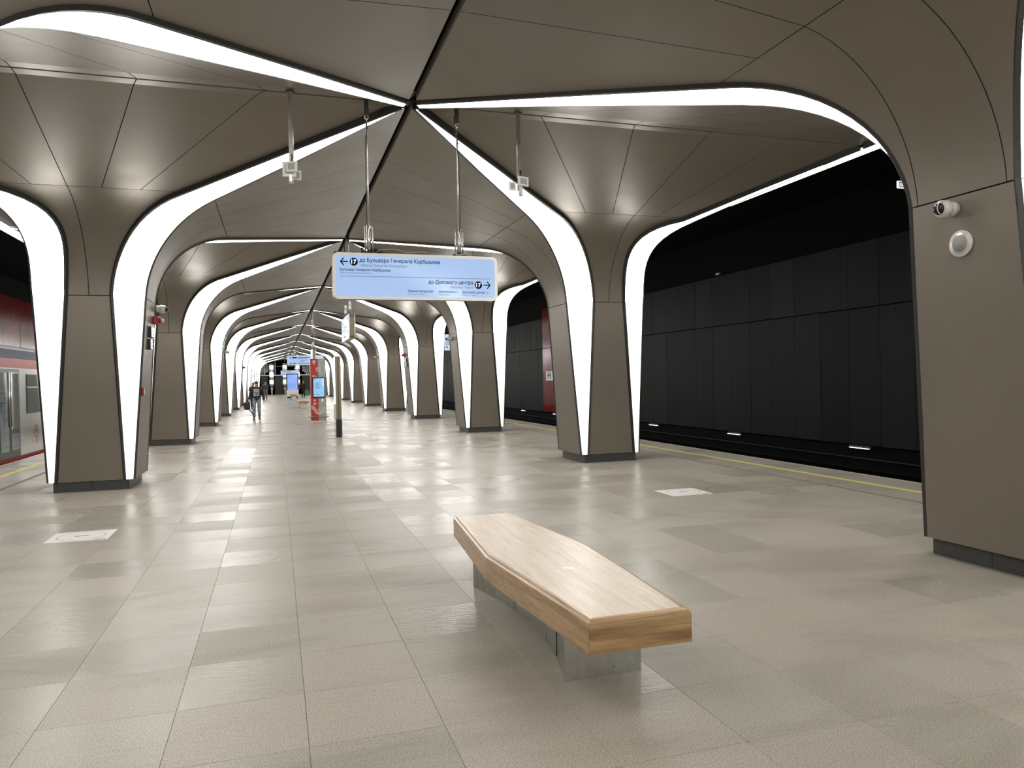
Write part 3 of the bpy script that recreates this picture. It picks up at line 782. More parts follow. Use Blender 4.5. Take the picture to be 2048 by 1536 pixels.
def sign_face(root, org, ux):
    def T(s, x0, x1, z, cap, mname='navy_ink', b=0.012): letter(s, x0-SX0, x1-SX0, z-SZ0, cap, mname, root, org, ux, b)
    T('до Бульвара Генерала Карбышева', -0.661, 0.298, 2.997, 0.044, 'navy_ink', 0.02)
    T('Bulvar Generala Karbysheva', -0.622, -0.107, 2.946, 0.030, 'grey_ink', 0.004)
    T('Бульвар Генерала Карбышева', -0.886, -0.301, 2.892, 0.028, 'navy_ink', 0.02)
    T('Bulvar Generala Karbysheva', -0.886, -0.531, 2.860, 0.018, 'grey_ink', 0.004)
    T('до Делового центра', 0.151, 0.704, 2.758, 0.044, 'navy_ink', 0.02)
    T('Delovoy Tsentr', 0.441, 0.703, 2.708, 0.028, 'grey_ink', 0.004)
    T('Звенигородская', -0.100, 0.210, 2.654, 0.027, 'navy_ink', 0.02)
    T('Zvenigorodskaya', -0.100, 0.110, 2.623, 0.016, 'grey_ink', 0.004)
    T('Шелепиха', 0.276, 0.467, 2.651, 0.027, 'navy_ink', 0.02)
    T('Shelepikha', 0.276, 0.415, 2.622, 0.016, 'grey_ink', 0.004)
    T('Деловой центр', 0.569, 0.849, 2.649, 0.027, 'navy_ink', 0.02)
    T('Delovoy Tsentr', 0.568, 0.748, 2.621, 0.016, 'grey_ink', 0.004)
    mb = MB(); g = Vector((-SX0, 0, -SZ0))
    o2 = org + Vector((0, 0, -SZ0))
    arrow(mb, o2, ux, -0.886-SX0, -0.794-SX0, 2.998, 0.044, 0.013, True, 'navy_ink')
    arrow(mb, o2, ux, 0.837-SX0, 0.927-SX0, 2.753, 0.044, 0.013, False, 'navy_ink')
    arrow(mb, o2, ux, -0.660-SX0, -0.630-SX0, 2.958, 0.011, 0.004, False, 'grey_ink')
    arrow(mb, o2, ux, 0.409-SX0, 0.434-SX0, 2.719, 0.010, 0.004, False, 'grey_ink')
    bar(mb, o2, ux, (-0.887-SX0, 2.829), (0.926-SX0, 2.829), 0.005, 'grey_ink')
    mb.build('arrows', root, False)
    n = ux.cross(Vector((0, 0, 1)))
    for cx, cz in ((-0.727, 2.998), (0.772, 2.752)):
        mb = MB(); disc(mb, o2+ux*(cx-SX0)+Vector((0, 0, cz)), ux, 0.047, 'navy_ink'); b = mb.build('line_badge', root, False)
        letter('17', cx-SX0-0.029, cx-SX0+0.029, cz-SZ0-0.023, 0.046, 'white_ink', b, org+n*0.0012, ux, 0.03)
    mb = MB(); c = o2+Vector((0, 0, 2.661))
    disc(mb, c+ux*(0.492-SX0), ux, 0.014, 'grey_ink', 16, 0.010)
    mb.build('line_symbol', root, False); mb = MB()
    disc(mb, c+ux*(0.879-SX0), ux, 0.014, 'cyan_ink', 16, 0.008)
    mb.build('line_symbol', root, False)
    mb = MB(); quad(mb, o2, ux, 0.900-SX0, 2.653, 0.930-SX0, 2.669, 'green_ink'); mb.build('line_symbol', root, False)
sign_face(sign, Vector((0, -0.06+0.0045, 0)), Vector((1, 0, 0)))
def far_sign(loc, rz, label, lines, htop, w=2.0, n=2):
    r = thing('hanging_sign', label, 'sign', loc, rz, 'blue hanging direction signs')
    sign_body(r, w, 0.545, 0.14, 'pillar_bronze' if rz else 'frame')
    for x in (-0.56, 0.55)[:n]:
        mb = MB(); mb.tube([(x, 0, 0.27), (x, 0, 0.6)], 0.03, 'steel', 8)
        for dx in (-0.05, 0.05): mb.tube([(x+dx, 0, 0.28), (x+dx, 0, 0.58)], 0.01, 'steel', 6)
        mb.build('sleeve', r)
        mb = MB(); mb.tube([(x, 0, 0.6), (x, 0, htop)], 0.012, 'steel', 6); mb.build('rod', r)
    for s in (-1, 1):
        mb = MB(); org = Vector((0, s*(0.07-0.0045), 0)); ux = Vector((1 if s < 0 else -1, 0, 0))
        for (x0, z, x1, hgt, mm) in lines: quad(mb, org, ux, x0, z, x1, z+hgt, mm)
        mb.build('print_marks', r, False)
    return r
LN = [(-0.86, 0.13, -0.8, 0.05, 'navy_ink'), (-0.73, 0.11, -0.46, 0.07, 'navy_ink'), (-0.42, 0.13, 0.25, 0.045, 'grey_ink'), (-0.42, 0.08, 0.1, 0.025, 'grey_ink'),
      (-0.3, -0.01, 0.12, 0.03, 'grey_ink'), (-0.3, -0.07, -0.05, 0.02, 'grey_ink'), (0.25, -0.01, 0.62, 0.03, 'grey_ink'), (0.25, -0.07, 0.5, 0.02, 'grey_ink'),
      (-0.86, -0.2, -0.76, 0.05, 'navy_ink'), (-0.7, -0.2, -0.5, 0.05, 'grey_ink'), (-0.4, -0.19, 0.35, 0.035, 'grey_ink'), (0.35, -0.195, 0.46, 0.045, 'navy_ink')]
far_sign((0.0, 44.4, 2.87), 0.0, 'wide blue hanging sign facing the camera, above and behind the red information totem', LN, 2.0)
far_sign((-0.1, 88.7, 2.72), 0.0, 'farthest blue hanging sign, small, above the white screen kiosk', LN, 2.1)
LN2 = [(-0.8, 0.14, -0.4, 0.04, 'grey_ink'), (-0.8, 0.08, -0.2, 0.03, 'grey_ink'), (-0.3, 0.02, 0.4, 0.03, 'grey_ink'), (-0.8, -0.05, 0.1, 0.03, 'grey_ink'), (-0.8, -0.1, 0.85, 0.008, 'navy_ink'), (-0.6, -0.19, 0.0, 0.03, 'navy_ink')]
far_sign((0.022, 17.95, 2.84), PI/2, 'blue hanging sign turned edge-on, just below and behind the nearest hanging sign', LN2, 2.1, 1.9)
far_sign((0.03, 35.7, 2.84), PI/2, 'blue hanging sign turned edge-on above the red and grey information totem', LN2, 2.1, 1.9)

# ------------------------------------------------------------------ ceiling-hung antenna poles
for x, sg, lb in ((-1.40, -1, 'white antenna plates on a steel pole left of the nearest hanging sign'), (1.33, 1, 'white antenna plates on a steel pole right of the nearest hanging sign')):
    r = thing('antenna_pole', lb, 'antenna', (x, 8.9, 4.0), 0.25*sg, 'antenna poles under the vault')
    mb = MB(); mb.box((0, 0, 0.51), (0.048, 0.03, 0.82), 'brushed_steel'); mb.build('pole', r)
    mb = MB(); mb.box((0, 0, 0.915), (0.09, 0.06, 0.014), 'frame'); mb.build('bracket', r)
    mb = MB(); mb.tube([(0.005, -0.02, 0.20), (0.012, -0.03, 0.17), (0, -0.02, 0.08)], 0.007, 'black_matte', 6); mb.build('cable', r)
    if sg < 0: pl = [(-0.015, -0.05, 0.02, 0.15, 0.17, 0.1), (0.02, -0.09, 0.04, 0.13, 0.12, -0.15), (0.045, 0.05, -0.02, 0.10, 0.11, 0.4)]
    else: pl = [(0.02, -0.06, 0.05, 0.16, 0.12, 0.05), (-0.10, 0.0, -0.01, 0.09, 0.11, -0.3), (0.03, 0.05, 0.0, 0.08, 0.1, 0.5)]
    for a, b, c, w, h, rz in pl:
        mb = MB(); mb.box((a, b, c), (w, 0.02, h), 'white_plastic', rz, 0.006); p = mb.build('antenna_plate', r)
        mb = MB(); mb.box((a-math.sin(rz)*-0.011, b-0.0115, c), (w*0.6, 0.004, h*0.6), 'grey_mesh', rz); mb.build('grille', p)
    mb = MB(); mb.tube([(0, -0.03, 0.03), (0, -0.035, -0.13)], [0.022, 0.026], 'white_plastic', 12); mb.box((0, -0.055, -0.08), (0.03, 0.012, 0.07), 'silver_frame'); mb.build('clamp', r)

# ------------------------------------------------------------------ fixtures on the columns
def face_x(side, z):      # x of the platform-side shaft face at height z
    q = (z-ZB)/(ZS-ZB); return side*(XC - (0.605+(0.80-0.605)*q))
def dome_camera(side, y, z, label, tilt=0.0):
    r = thing('dome_camera', label, 'camera', (face_x(side, z)-side*0.002, y, z), 0 if side < 0 else PI, 'dome cameras on the columns')
    mb = MB(); mb.tube([(0, 0, 0), (0.075, 0, 0)], 0.058, 'white_plastic', 24); mb.build('mount', r)
    mb = MB(); mb.tube([(0.07, 0, 0), (0.075, 0, 0), (0.135, 0, -0.004), (0.15, 0, -0.005)], [0.062, 0.068, 0.068, 0.06], 'white_plastic', 24); mb.build('housing', r)
    mb = MB(); mb.sphere((0.15, 0, -0.005), 0.047, 'black_gloss', 16, 10); mb.build('lens', r)
    mb = MB(); vs = []
    for k in range(17):
        a = -PI/2+PI*k/16
        for dx in (-0.006, 0.006): vs.append((0.15+0.052*math.cos(a), 0.03*1.0+dx, -0.005+0.052*math.sin(a)))
    mb.add(vs, [(2*k, 2*k+1, 2*k+3, 2*k+2) for k in range(16)], 'white_plastic'); mb.build('visor', r)
    return r
dome_camera(1, 4.62, 2.875, 'white dome camera above the round speaker on the right foreground column')
dome_camera(-1, 13.95, 2.90, 'white dome camera above the red siren on the nearest left column')
dome_camera(1, 22.5, 2.85, 'dome camera on the third right column, beside the platform screen')
dome_camera(-1, 31.6, 2.86, 'dome camera high on the third left column')
dome_camera(1, 40.3, 2.86, 'dome camera on the fourth-nearest shaft of the right row, well beyond the hanging sign')
dome_camera(1, 58.0, 2.86, 'small far dome camera on the right row, left of the bronze pillar top')
r = thing('wall_speaker', 'round white speaker with grey grille on the right foreground column', 'speaker', (face_x(1, 2.595)-0.001, 4.575, 2.595), PI)
mb = MB(); mb.tube([(0, 0, 0), (0.012, 0, 0), (0.016, 0, 0)], [0.105, 0.105, 0.098], 'white_plastic', 32); mb.build('ring', r)
mb = MB(); mb.tube([(0.01, 0, 0), (0.019, 0, 0)], [0.087, 0.084], 'silver_frame', 32); mb.build('rim', r)
mb = MB(); mb.tube([(0.012, 0, 0), (0.021, 0, 0)], [0.07, 0.068], 'grey_mesh', 32); mb.build('grille', r)
def siren(side, y, z, label):
    r = thing('siren', label, 'siren', (face_x(side, z), y, z), 0 if side < 0 else PI, 'red sirens on the columns')
    mb = MB(); mb.box((0.045, 0, 0), (0.09, 0.12, 0.13), 'red_paint', 0, 0.015); mb.build('body', r)
    mb = MB(); mb.tube([(0.085, 0, 0), (0.13, 0, 0)], [0.045, 0.05], 'red_paint', 16); mb.build('horn', r)
    mb = MB(); mb.tube([(0.12, 0, -0.005), (0.165, 0, -0.005)], 0.03, 'white_plastic', 12); mb.build('beacon', r)
siren(-1, 13.75, 2.69, 'red siren with pale beacon under the dome camera on the nearest left column')
siren(1, 31.3, 2.67, 'red siren above the lit signs on the fourth right column')
siren(-1, 49.3, 2.6, 'far red siren on a column of the left row, beside the walking man')
def lit_sign(side, y, z, w, h, label):
    r = thing('lit_sign', label, 'sign', (face_x(side, z), y, z), 0 if side < 0 else PI, 'small lit signs on the columns')
    mb = MB(); mb.box((0.025, 0, 0), (0.05, w, h), 'black_matte', 0, 0.005); mb.build('case', r)
    mb = MB(); mb.box((0.052, 0, 0), (0.006, w*0.94, h*0.92), 'white_lit'); f = mb.build('face', r)
    mb = MB(); org = Vector((0.0558, 0, 0)); ux = Vector((0, 1, 0))
    bar(mb, org, ux, (-w*0.3, h*0.1), (w*0.1, h*0.1), h*0.12, 'grey_ink'); bar(mb, org, ux, (-w*0.05, -h*0.2), (w*0.3, -h*0.2), h*0.16, 'grey_ink'); mb.build('print_marks', f, False)
    mb = MB(); mb.box((0.035, 0, h/2+0.008), (0.09, w*1.04, 0.014), 'silver_frame'); mb.build('hood', r)
lit_sign(-1, 13.46, 2.47, 0.30, 0.17, 'wide small lit sign under the red siren on the nearest left column')
lit_sign(-1, 13.40, 2.27, 0.18, 0.17, 'narrow small lit sign, lower of two on the nearest left column')
lit_sign(1, 31.1, 2.44, 0.28, 0.16, 'upper small lit sign under the red siren on the fourth right column')
lit_sign(1, 31.0, 2.25, 0.18, 0.16, 'lower small lit sign under the red siren on the fourth right column')
r = thing('alarm_button', 'red emergency call button at hand height on the nearest left column', 'button', (face_x(-1, 1.505), 13.0, 1.505))
mb = MB(); mb.box((0.02, 0, 0), (0.04, 0.10, 0.13), 'red_paint', 0, 0.008); mb.build('box', r)
mb = MB(); mb.box((0.042, 0, 0.0), (0.008, 0.07, 0.09), 'white_plastic', 0, 0.003); mb.build('cover', r)
r = thing('platform_screen', 'pale blue hanging platform screen seen between two right columns', 'screen', (7.62, 41.0, 3.68), 0.0)
mb = MB(); mb.box((0, 0, 0), (0.62, 0.09, 0.98), 'black_gloss', 0, 0.01); mb.build('case', r)
mb = MB(); mb.box((0, -0.046, 0), (0.56, 0.004, 0.90), 'screen_pale'); f = mb.build('screen', r)
mb = MB(); org = Vector((0, -0.0485, 0)); ux = Vector((1, 0, 0))
for z, w in ((0.12, 0.15), (-0.02, 0.22), (-0.1, 0.18)): bar(mb, org, ux, (-w, z), (w*0.8, z), 0.025, 'grey_ink')
bar(mb, org, ux, (-0.14, -0.22), (-0.06, -0.30), 0.06, 'navy_ink'); bar(mb, org, ux, (0.06, -0.38), (0.15, -0.28), 0.06, 'navy_ink'); mb.build('print_marks', f, False)
mb = MB(); mb.tube([(0, 0, 0.48), (0, 0, 1.97)], 0.03, 'black_matte', 8); mb.build('pole', r)
r = thing('track_sign', 'small white square sign with black outline hung over the right track', 'sign', (7.93, 9.5, 4.56))
mb = MB(); mb.box((0, 0, 0), (0.16, 0.03, 0.12), 'white_lit', 0, 0.012); mb.build('plate', r)
mb = MB(); org = Vector((0, -0.0165, 0)); ux = Vector((1, 0, 0))
for p, q in (((-0.045, -0.035), (-0.045, 0.035)), ((-0.045, -0.035), (0.05, -0.035)), ((-0.01, -0.01), (-0.01, 0.03)), ((-0.045, 0.035), (0.05, 0.035))): bar(mb, org, ux, p, q, 0.012, 'black_matte')
mb.build('outline', r, False)
mb = MB(); mb.tube([(0, 0, 0.06), (0, 0, 1.09)], 0.012, 'black_matte', 8); mb.build('rod', r)
for i, y in enumerate((13.45, 18.2, 22.9, 27.6, 32.3, 37.0, 41.7)):
    for sx in ((1, -1) if i > 2 else (1,)):
        mb = MB(); mb.box((sx*10.66, y, -0.06), (0.07, 0.62, 0.05), 'frame')
        o = mb.build('track_lamp'); tag(o, '%s small track lamp from the camera along the foot of the %s track wall' % (ORD[i], 'right' if sx > 0 else 'left'), 'lamp', 'small lamps along the track walls')
        q = MB(); q.box((sx*10.63, y, -0.088), (0.05, 0.56, 0.012), 'lamp_white'); q.build('tube', o)
for y, lb in ((18.93, 'tiny white spot fitting on the black right wall, upper seam'), (30.0, 'tiny white spot fitting on the right wall seen past the third column')):
    r = thing('wall_spot', lb, 'lamp', (10.68, y, 4.515), 0, 'spot fittings on the right wall')
    mb = MB(); mb.box((0, 0, 0), (0.06, 0.16, 0.05), 'white_plastic', 0, 0.01); mb.build('body', r)
    mb = MB(); mb.box((-0.01, -0.14, -0.01), (0.05, 0.08, 0.03), 'frame'); mb.build('clip', r)
r = thing('wall_plaque', 'white framed sign plate on the red right track wall', 'sign', (10.70, 32.9, 1.69))
mb = MB(); mb.box((0, 0, 0), (0.03, 1.5, 0.52), 'frame', 0, 0.01); mb.build('border', r)
mb = MB(); mb.box((-0.014, 0, 0), (0.01, 1.42, 0.45), 'white_paint'); f = mb.build('plate', r)
letter('Н', 0.05-0.5, 0.45-0.5, -0.14, 0.3, 'decal_dark', f, Vector((-0.0202, 0, 0)), Vector((0, -1, 0)), 0.03)

# ------------------------------------------------------------------ floor stickers
mb0 = None
for i, (x, y, lb) in enumerate(((-3.64, 9.02, 'white floor sticker with grey ring in front of the nearest left column'), (3.65, 9.05, 'white floor sticker with grey ring in front of the right column past the bench'),
        (-3.25, 35.0, 'white floor sticker left of the walking man'), (3.55, 35.6, 'far white floor sticker by the right row, beyond the third column'), (0.72, 28.0, 'pale floor sticker just right of the bronze pillar foot'))):
    r = thing('floor_sticker', lb, 'sticker', (x, y, 0.0), 0, 'white floor stickers')
    a = Vector((0, 0, 0.0032)); ux = Vector((1, 0, 0)); uy = Vector((0, 1, 0))
    mb = MB(); mb.box((0, 0, 0.0014), (0.6, 0.55, 0.0028), 'decal_white'); s = mb.build('sheet', r)
    mb = MB(); disc(mb, a, ux, 0.235, 'decal_grey', 40, 0.225, uy); mb.build('ring', r, False)
    mb = MB()
    for p, q in (((-0.07, 0.02), (-0.03, 0.0)), ((-0.03, 0.0), (0.02, 0.03)), ((0.02, 0.03), (0.07, 0.0)), ((0.17, -0.235), (0.2, -0.215)), ((0.21, -0.235), (0.235, -0.215)), ((0.25, -0.23), (0.27, -0.215))):
        d = Vector((q[0]-p[0], q[1]-p[1])).normalized()*0.012
        mb.add([(p[0]-d.y, p[1]+d.x, a.z), (q[0]-d.y, q[1]+d.x, a.z), (q[0]+d.y, q[1]-d.x, a.z), (p[0]+d.y, p[1]-d.x, a.z)], [(0, 1, 2, 3)], 'decal_dark')
    mb.build('print_marks', r, False)

# ------------------------------------------------------------------ bronze pillar, information totem, screen kiosk
r = thing('information_pillar', 'slim bronze information pillar with black foot, seen edge-on', 'pillar', (0.085, 22.45, 0))
mb = MB(); mb.box((0, 0, 1.43), (0.15, 0.76, 1.82), 'pillar_bronze', 0, 0.01); mb.build('body', r)
mb = MB(); mb.box((0, 0, 0.26), (0.17, 0.80, 0.52), 'black_gloss', 0, 0.01); mb.build('foot', r)
for s in (-1, 1):
    mb = MB(); mb.box((s*0.078, 0, 1.62), (0.008, 0.70, 1.36), 'white_lit'); mb.build('panel', r)
    mb = MB(); mb.box((s*0.079, 0, 0.72), (0.01, 0.74, 0.38), 'silver_frame'); mb.build('lower_plate', r)
mb = MB(); mb.box((0, -0.384, 1.43), (0.02, 0.006, 1.8), 'frame'); mb.build('groove', r)
r = thing('information_totem', 'tall red and grey information totem with map screen and white wave lines', 'totem', (0.012, 31.65, 0))
fy = -0.25
mb = MB(); mb.box((-0.15, 0, 1.29), (0.30, 0.5, 2.52), 'kiosk_red', 0, 0.004); mb.build('red_half', r)
mb = MB(); mb.box((0.15, 0, 1.29), (0.30, 0.5, 2.52), 'kiosk_grey', 0, 0.004); gh = mb.build('grey_half', r)
mb = MB(); mb.box((0, 0, 0.015), (0.66, 0.62, 0.03), 'silver_frame'); mb.build('base_plate', r)
mb = MB(); mb.tube([(-0.375, fy-0.05, 0.19), (0.375, fy-0.05, 0.19)], 0.02, 'rail_steel', 8)
for x in (-0.375, 0.375): mb.tube([(x, fy-0.05, 0.19), (x, 0.3, 0.19)], 0.02, 'rail_steel', 8)
for x in (-0.26, 0.26): mb.tube([(x, fy-0.05, 0.19), (x, fy+0.005, 0.19)], 0.014, 'rail_steel', 6)
mb.build('bumper', r)
mb = MB(); mb.box((0.018, fy-0.03, 1.385), (0.50, 0.06, 0.82), 'black_gloss', 0, 0.01); sc = mb.build('screen_case', r)
mb = MB(); mb.box((0.018, fy-0.0615, 1.385), (0.43, 0.004, 0.745), 'screen_map'); mb.build('screen', sc)
mb = MB(); org = Vector((0.018, fy-0.0642, 1.385)); ux = Vector((1, 0, 0)); rng = random.Random(3)
for k in range(16):
    a = rng.uniform(0, 6.28); p = (-0.05+0.12*math.cos(a), 0.08+0.15*math.sin(a)); b = a+rng.uniform(1.5, 3.5); q = (-0.05+0.12*math.cos(b), 0.08+0.15*math.sin(b))
    bar(mb, org, ux, p, q, 0.006, 'screen_line')
disc(mb, org+ux*-0.05+Vector((0, 0, 0.08)), ux, 0.12, 'screen_line', 24, 0.113)
quad(mb, org, ux, 0.13, 0.05, 0.2, 0.36, 'screen_pale'); quad(mb, org, ux, -0.18, 0.31, -0.15, 0.34, 'navy_ink'); quad(mb, org, ux, -0.18, -0.3, 0.02, -0.27, 'screen_line'); quad(mb, org, ux, -0.16, -0.24, 0.18, -0.235, 'screen_line')
mb.build('map_lines', sc, False)
mb = MB(); org = Vector((0, fy-0.0025, 0))
def arcs(cx, cz, rads, a0, a1, w=0.022):
    for R in rads:
        n = 14; vs = []
        for k in range(n+1):
            a = math.radians(a0+(a1-a0)*k/n)
            for rr in (R-w/2, R+w/2): vs.append((cx+rr*math.cos(a), org.y, cz+rr*math.sin(a)))
        mb.add(vs, [(2*k, 2*k+1, 2*k+3, 2*k+2) for k in range(n)], 'white_paint')
arcs(-0.29, 0.46, (0.08, 0.13, 0.18), 0, 90); arcs(0.0, 0.46, (0.11, 0.16), 180, 360); arcs(0.0, 0.46, (0.05,), 0, 360); arcs(0.27, 0.46, (0.06, 0.11), 90, 270)
mb.build('wave_lines', r, False)
mb = MB()
for x, z, R in ((-0.15, 2.43, 0.06), (-0.15, 0.87, 0.035)): disc(mb, Vector((x, org.y, z)), ux, R, 'white_paint')
disc(mb, Vector((-0.15, org.y-0.001, 2.425)), ux, 0.035, 'kiosk_red', 20, 0.0)
quad(mb, Vector((-0.15, org.y-0.002, 2.42)), ux, -0.03, 0.0, 0.03, 0.03, 'white_paint')
disc(mb, Vector((0.15, org.y, 0.87)), ux, 0.035, 'white_lit')
disc(mb, Vector((0.0, org.y-0.001, 2.12)), ux, 0.09, 'white_paint', 28, 0.075); disc(mb, Vector((0.0, org.y-0.001, 2.12)), ux, 0.055, 'white_paint', 24, 0.035); disc(mb, Vector((0.0, org.y-0.0005, 2.12)), ux, 0.03, 'kiosk_red', 20)
for z, a, b in ((2.33, -0.2, -0.1), (1.86, -0.24, -0.12), (1.82, -0.24, -0.06), (0.76, -0.19, -0.11), (0.72, -0.22, -0.08), (0.69, -0.21, -0.1), (0.765, 0.11, 0.19)): quad(mb, org, ux, a, z, b, z+0.018, 'white_paint')
mb.build('print_marks', r, False)
mb = MB()
for k, x in enumerate((0.05, 0.09, 0.2, 0.25)): bar(mb, org, ux, (x, 1.95), (x, 2.42-0.03*k), 0.012, 'white_paint')
arcs(0.145, 2.42, (0.055,), 0, 180, 0.012); arcs(0.145, 1.95, (0.055,), 180, 360, 0.012)
mb.build('line_pattern', r, False)
r = thing('screen_kiosk', 'white kiosk with tall blue screen and black foot far down the platform', 'kiosk', (-0.01, 81.3, 0))
mb = MB(); mb.box((0, 0, 0.5), (1.2, 0.4, 0.7), 'white_paint', 0, 0.03); mb.build('body', r)
mb = MB(); mb.box((0, 0, 0.09), (1.1, 0.36, 0.18), 'black_matte'); mb.build('foot', r)
mb = MB(); mb.box((0, -0.1, 1.62), (1.2, 0.14, 1.84), 'black_gloss', 0, 0.05); c = mb.build('screen_case', r)
mb = MB(); mb.box((0, -0.172, 1.62), (1.02, 0.006, 1.66), 'screen_info'); mb.build('screen', c)
mb = MB(); org = Vector((0, -0.1765, 1.62))
bar(mb, org, ux, (-0.4, 0.55), (-0.1, 0.55), 0.03, 'screen_line'); bar(mb, org, ux, (-0.1, 0.55), (0.3, 0.15), 0.03, 'screen_line')
for z in (-0.1, -0.22, -0.34, -0.5): bar(mb, org, ux, (-0.42, z), (0.35, z), 0.035, 'screen_line')
mb.build('print_marks', c, False)

# ------------------------------------------------------------------ train at the left platform
def make_car():
    r = thing('metro_car', '', 'train', (0, 0, 0))
    x = -7.22; L0, L1 = 0.0, 22.0
    mb = MB(); mb.prism([(x, 0.06), (x, 2.05), (x-2.66, 2.05), (x-2.66, 0.06)], 1, L0, L1, 'train_grey'); mb.build('body', r)
    mb = MB(); mb.prism([(x+0.004, 2.05), (x+0.004, 2.26), (x-2.664, 2.26), (x-2.664, 2.05)], 1, L0, L1, 'train_red'); mb.build('red_band', r)
    mb = MB(); mb.prism([(x, 2.26), (x-0.06, 2.47), (x-2.6, 2.47), (x-2.66, 2.26)], 1, L0, L1, 'train_blue'); mb.build('roof_edge', r)
    mb = MB(); mb.prism([(x-0.06, 2.47), (x-0.1, 2.53), (x-0.5, 2.62), (x-2.16, 2.62), (x-2.56, 2.53), (x-2.6, 2.47)], 1, L0, L1, 'train_roof'); mb.build('roof', r)
    mb = MB(); mb.prism([(x+0.006, -0.06), (x+0.006, 0.055), (x-2.66, 0.055), (x-2.66, -0.06)], 1, L0, L1, 'train_red'); mb.build('sill_band', r)
    mb = MB(); mb.prism([(x-0.1, -1.05), (x-0.1, -0.06), (x-2.56, -0.06), (x-2.56, -1.05)], 1, L0+0.1, L1-0.1, 'train_dark'); mb.build('undercarriage', r)
    for dy in (2.0, 7.35, 12.7, 18.05):
        mb = MB(); mb.box((x+0.004, dy, 1.045), (0.016, 1.42, 1.97), 'train_dark', 0, 0.004); dr = mb.build('door', r)
        for s in (-1, 1):
            mb = MB(); mb.box((x+0.014, dy+s*0.345, 1.08), (0.014, 0.52, 1.72), 'window_glass', 0, 0.003); mb.build('door_glass', dr)
            mb = MB(); mb.tube([(x+0.035, dy+s*0.06, 0.75), (x+0.035, dy+s*0.06, 1.95)], 0.018, 'steel', 8); mb.build('handle', dr)
    for wy in (4.67, 10.0, 15.35, 20.0):
        w = 1.42
        mb = MB(); mb.box((x+0.003, wy, 1.46), (0.014, w, 0.93), 'train_dark', 0, 0.004); wd = mb.build('window', r)
        mb = MB(); mb.box((x+0.012, wy, 1.305), (0.012, w-0.06, 0.58), 'window_glass'); mb.build('pane', wd)
        mb = MB(); mb.box((x+0.012, wy, 1.77), (0.012, w-0.06, 0.28), 'window_glass'); mb.build('pane', wd)
        mb = MB(); mb.box((x+0.016, wy, 1.615), (0.014, w-0.02, 0.03), 'train_grey'); mb.build('rail', wd)
        mb = MB(); org = Vector((x+0.0025, wy-0.02, 0.55)); uy = Vector((0, 1, 0))
        disc(mb, org, uy, 0.15, 'train_red', 32, 0.125)
        for p, q in (((-0.06, -0.05), (-0.035, 0.06)), ((-0.035, 0.06), (0, -0.02)), ((0, -0.02), (0.035, 0.06)), ((0.035, 0.06), (0.06, -0.05))): bar(mb, org, uy, p, q, 0.026, 'train_red')
        bar(mb, org, uy, (0.06, -0.14), (0.05, -0.28), 0.018, 'train_red')
        mb.build('emblem', r, False)
    return r
car = make_car(); car['label'] = 'silver metro car with red and blue bands behind the nearest left column'; car['group'] = 'metro cars at the left platform'
car.location = (0, 0.9, 0)
cache_kids(car)
c2 = copy_tree(car); c2.location = (0, 23.4, 0); c2['label'] = 'next silver metro car farther down the left track'
KIDS.clear()
# ------------------------------------------------------------------ far end of the hall: escalator hall front
mb = MB(); mb.box((0, YEND+3.0, 2.4), (23.5, 0.3, 7), 'tunnel_dark'); struct('wall_far', mb)
mb = MB(); mb.box((0, YEND+1.0, 2.66), (14, 2.0, 0.12), 'white_paint'); struct('trim_%d' % tn, mb); tn += 1
for i, (xa, xb) in enumerate(((-3.55, -2.75), (-1.75, -0.6), (1.9, 3.1))):
    r = thing('escalator_shutter', '%s dark slatted opening at the far end of the hall' % ('left', 'middle', 'right')[i], 'shutter', ((xa+xb)/2, YEND+0.3, 0), 0, 'dark openings at the far end')
    w = xb-xa; mb = MB(); mb.box((0, 0.12, 1.3), (w+0.1, 0.1, 2.6), 'black_matte'); mb.build('frame', r)
    for k in range(13):
        mb = MB(); mb.box((0, 0.02, 0.12+0.195*k), (w, 0.08, 0.15), 'shutter', 0, 0.0); mb.build('slat', r)
for i, x in enumerate((-2.2, -0.45, 1.25)):
    r = thing('glass_column', '%s bright polished column at the far end of the hall' % ('left', 'middle', 'right')[i], 'column', (x, YEND-0.4, 0), 0, 'bright polished columns at the far end')
    mb = MB(); mb.tube([(0, 0, 0.9), (0, 0, 4.9)], 0.27, 'chrome', 16); mb.build('shaft', r)
    for z, R in ((1.35, 0.33), (2.2, 0.30), (3.3, 0.31), (4.2, 0.30)):
        mb = MB(); mb.tube([(0, 0, z-0.05), (0, 0, z+0.05)], R, 'silver_frame', 16); mb.build('ring', r)
    for z, h in ((1.75, 0.55), (2.75, 0.7), (3.75, 0.6)):
        mb = MB(); mb.tube([(0, 0, z-h/2), (0, 0, z+h/2)], 0.285, 'white_lit', 16); mb.build('lit_section', r)
    mb = MB(); mb.sphere((0, 0, 0.75), 0.25, 'chrome', 14, 8); mb.build('bulb', r)
    mb = MB(); mb.tube([(0, 0, 0), (0, 0, 0.55)], 0.09, 'silver_frame', 10); mb.build('stem', r)
for i, (cx, sg) in enumerate(((-2.9, -1), (2.2, 1))):
    for k in range(5):
        R = 0.55+0.28*k
        pts = [(cx+sg*(R-0.3), YEND+0.6+0.25*k, 2.70)] + [(cx+sg*(R*math.cos(a)-0.3), YEND+0.6+0.25*k, 2.80+R*0.85*math.sin(a)) for a in [PI*0.5*j/9 for j in range(10)]]
        mb = MB(); mb.tube(pts, 0.09, 'white_paint' if k % 2 == 0 else 'silver_frame', 8)
        o = mb.build('curved_duct'); tag(o, '%s curved pale duct of the %s bundle above the far openings' % (ORD[k], 'left' if sg < 0 else 'right'), 'duct', 'curved ducts at the far end')
